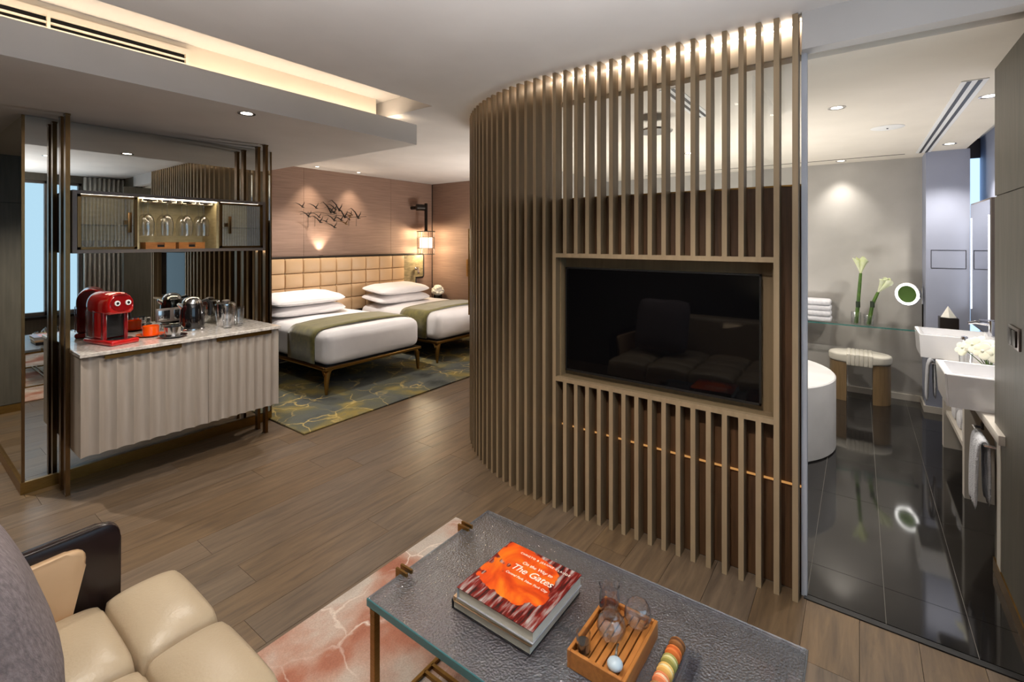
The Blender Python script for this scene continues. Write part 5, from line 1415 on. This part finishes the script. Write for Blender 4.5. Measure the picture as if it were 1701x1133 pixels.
def basin(label, x0, x1):
    t = thing('basin', label, 'basin', ((x0+x1)/2, -0.58, VZ), 'white vessel basins')
    y0, y1, z1 = -0.80, -0.375, 0.895
    b = nbm()
    lv = [(0.0, 0.0, VZ+0.0005), (-0.01, -0.01, z1-0.004), (-0.007, -0.007, z1), (0.022, 0.022, z1), (0.03, 0.03, z1-0.09), (0.06, 0.06, z1-0.115)]
    rg = []
    for dx, dy, z in lv: rg.append([b.verts.new(p) for p in ((x0+dx, y0+dy, z), (x1-dx, y0+dy, z), (x1-dx, y1-dy, z), (x0+dx, y1-dy, z))])
    for p, q in zip(rg, rg[1:]):
        for k in range(4): b.faces.new((p[k], p[(k+1) % 4], q[(k+1) % 4], q[k]))
    b.faces.new(list(reversed(rg[0]))); b.faces.new(rg[-1])
    bmesh.ops.bevel(b, geom=[e for e in b.edges if abs(e.verts[0].co.z-e.verts[1].co.z) > 0.02], offset=0.008, segments=2, affect='EDGES')
    obj('bowl', b, M['ceramic'], t)
    obj('drain', add_lathe(nbm(), [(0, 0.002), (0.022, 0.002), (0.024, 0)], ((x0+x1)/2, -0.58, z1-0.115), n=16, cap=False), M['chrome'], t)
    f = thing('basin_tap', 'chrome tap standing behind the '+('far' if x0 > 4 else 'near')+' basin', 'tap', ((x0+x1)/2, -0.79, z1))
    xc = (x0+x1)/2
    b = nbm(); add_cyl(b, (xc, -0.785, z1+0.0005), (xc, -0.785, z1+0.11), 0.019, n=14); add_tube(b, [(xc, -0.785, z1+0.085), (xc, -0.70, z1+0.095), (xc, -0.66, z1+0.085)], [0.014, 0.012, 0.011], 10)
    obj('spout', b, M['chrome'], f)
    b = nbm(); add_box(b, xc-0.012, xc+0.012, -0.80, -0.72, z1+0.112, z1+0.122, 0.003, 1); add_cyl(b, (xc, -0.785, z1+0.108), (xc, -0.785, z1+0.113), 0.012, n=10); obj('lever', b, M['chrome'], f)
basin('white rectangular vessel basin nearer the grey wall', 3.39, 3.76)
basin('white rectangular vessel basin nearer the grey pier', 4.72, 5.10)
# vanity mirror on the window side
vm = thing('vanity_mirror', 'tall framed vanity mirror with vertical light strips by the pier', 'mirror', (5.43, -0.85, 0.86))
box('box', M['greymetal'], 5.03, 5.845, -0.90, -0.803, 0.86, 1.93, vm, 0.003)
box('glass', M['vanmirror'], 5.045, 5.83, -0.804, -0.799, 0.875, 1.915, vm)
for a in (5.07, 5.77): box('light_strip', M['vled'], a, a+0.022, -0.7995, -0.796, 1.0, 1.80, vm, label='vertical white light strip')
def towel(label, x0, x1, yc, zr, zb0, cat='towel'):
    t = thing('hand_towel', label, cat, ((x0+x1)/2, yc, zb0), 'towels hanging on the vanity')
    b = nbm(); rows = []
    n = 10
    prof = [(-0.022, zb0+0.02), (-0.02, zr-0.03), (-0.016, zr), (0, zr+0.016), (0.016, zr), (0.022, zr-0.05), (0.026, zb0+0.15), (0.028, zb0)]
    for i in range(n+1):
        x = x0+(x1-x0)*i/n; wob = 0.007*math.sin(i*1.9)
        rows.append([b.verts.new((x, yc+dy+wob*(1 if z < zr-0.02 else 0.2), z)) for dy, z in prof])
    for p, q in zip(rows, rows[1:]):
        for k in range(len(prof)-1): b.faces.new((p[k], p[k+1], q[k+1], q[k]))
    o = obj('cloth', b, M['greytowel'], t, sharp=80); md = o.modifiers.new('thickness', 'SOLIDIFY'); md.thickness = 0.014; md.offset = 0
    md2 = o.modifiers.new('soft', 'SUBSURF'); md2.levels = 1; md2.render_levels = 1
towel('pale hand towel hanging on the rail near the grey wall', 3.21, 3.41, -0.49, 0.61, 0.27)
towel('pale hand towel hanging on the far rail below the far basin', 5.05, 5.19, -0.47, 0.62, 0.30)
for i, x in enumerate((4.28, 4.50, 4.72)):
    b = nbm(); R3 = Matrix.Rotation(PI/2, 3, 'X')
    add_lathe(b, [(0, -0.11), (0.04, -0.11), (0.062, -0.10), (0.066, 0), (0.062, 0.10), (0.04, 0.11), (0, 0.105)], (x, -0.66, 0.2905+0.066), n=20, M4=R3, cap=False)
    tag(obj('rolled_towel', b, M['towel']), ('nearest', 'middle', 'farthest')[i]+' rolled white towel on the low vanity shelf', 'towel', 'rolled towels on the vanity shelf')
# tissue box on the far side
tx = thing('tissue_box', 'dark tissue box with a white tissue beyond the far basin', 'tissue box', (5.68, -0.62, VZ))
box('case', M['darkmetal'], 5.62, 5.76, -0.70, -0.575, VZ+0.0005, VZ+0.20, tx, 0.004)
b = nbm(); pk = b.verts.new((5.69, -0.635, VZ+0.30)); bs = [b.verts.new((5.69+0.05*math.cos(a)*(1+0.25*(i % 2)), -0.637+0.045*math.sin(a)*(1+0.25*(i % 2)), VZ+0.1995)) for i, a in enumerate([2*PI*k/10 for k in range(10)])]
for k in range(10): b.faces.new((bs[k], bs[(k+1) % 10], pk))
b.faces.new(list(reversed(bs))); obj('tissue', b, M['petal'], tx, sharp=20)
# tray, glass, soap and orchids between the basins
at = thing('amenity_tray', 'white amenity tray between the basins', 'tray', (4.2, -0.6, VZ))
b = nbm(); add_box(b, 3.95, 4.45, -0.72, -0.525, VZ+0.0005, VZ+0.010)
for a, b_, c, d in ((3.95, 4.45, -0.53, -0.525), (3.95, 4.45, -0.72, -0.715), (3.95, 3.955, -0.715, -0.53), (4.445, 4.45, -0.715, -0.53)): add_box(b, a, b_, c, d, VZ+0.010, VZ+0.03)
obj('dish', b, M['ceramic'], at)
def tumbler(label, x, y, m, r, h, z, nm2, cat, grp):
    t = thing(nm2, label, cat, (x, y, z), grp)
    obj('wall', add_lathe(nbm(), [(0, 0), (r*0.85, 0), (r, h), (r*0.94, h), (r*0.8, 0.01), (0, 0.008)], (x, y, z), n=20, cap=False), m, t)
    return t
za = VZ+0.0105
tumbler('clear water tumbler on the left of the amenity tray', 4.36, -0.575, M['crystal'], 0.036, 0.115, za, 'water_tumbler', 'glass', 'tray glassware')
tumbler('smoked tumbler near the orchids on the amenity tray', 4.2, -0.60, M['smoke'], 0.034, 0.055, za, 'smoked_tumbler', 'glass', 'tray glassware')
for i, (x, yv) in enumerate(((4.05, -0.56), (4.0, -0.60), (4.02, -0.65))):
    t = thing('toiletry_bottle', ('front', 'middle', 'rear')[i]+' clear toiletry bottle at the near end of the amenity tray', 'bottle', (x, yv, za), 'toiletry bottles')
    obj('body', add_lathe(nbm(), [(0, 0), (0.016, 0), (0.018, 0.004), (0.018, 0.06), (0.008, 0.07), (0.008, 0.075)], (x, yv, za), n=16, cap=False), M['acrylic'], t)
    obj('cap', add_lathe(nbm(), [(0.0095, 0.072), (0.0095, 0.09), (0, 0.091)], (x, yv, za), n=12, cap=False), M['steel'], t)
ov = thing('orchid_vase', 'white orchid blooms in a dark glass vase between the basins', 'flowers', (4.08, -0.655, za))
ox, oy = 4.13, -0.655
obj('vase', add_lathe(nbm(), [(0, 0), (0.026, 0), (0.03, 0.004), (0.040, 0.095), (0.036, 0.095), (0.024, 0.01), (0, 0.008)], (ox, oy, za), n=18, cap=False), M['darkmetal'], ov)
rr = random.Random(9)
for i in range(12):
    a = 2.4*i; rad = 0.03+0.0105*i
    c = V(ox+0.02+rad*math.cos(a)*0.9, oy+0.01+rad*math.sin(a)*0.75, za+0.155+0.05*rr.random()+0.03*(1-rad/0.15))
    d = V(-0.8+0.4*math.cos(a), 0.4*math.sin(a)+0.3, 0.5).normalized(); q = d.to_track_quat('Z', 'Y').to_matrix()
    b = nbm()
    for k in range(5):
        an = 2*PI*k/5; rw = 0.030 if k in (1, 4) else 0.022
        R3 = q @ Matrix.Rotation(an, 3, 'Z')
        add_ball(b, c+R3 @ V(0.026, 0, 0.006), rw, 8, (1.0, 0.9, 0.14), M4=R3)
    add_ball(b, c+q @ V(0, 0, 0.008), 0.010, 6)
    obj('bloom', b, M['orchid'], ov)
    obj('flower_stem', add_tube(nbm(), [(ox, oy, za+0.06), (ox*0.5+c.x*0.5, oy*0.5+c.y*0.5, za+0.12), c], 0.0025, 5), M['stem'], ov)
sp_ = thing('soap_dispenser', 'small white soap dispenser beside the far basin', 'dispenser', (4.60, -0.55, VZ))
obj('bottle', add_lathe(nbm(), [(0, 0), (0.026, 0), (0.028, 0.004), (0.028, 0.13), (0.012, 0.145), (0.012, 0.15)], (4.60, -0.60, VZ+0.0005), n=18, cap=False), M['ceramic'], sp_)
b = nbm(); add_lathe(b, [(0.008, 0.15), (0.008, 0.175), (0.022, 0.18), (0.018, 0.20), (0, 0.205)], (4.60, -0.60, VZ+0.0005), n=14, cap=False); obj('pump', b, M['chrome'], sp_)
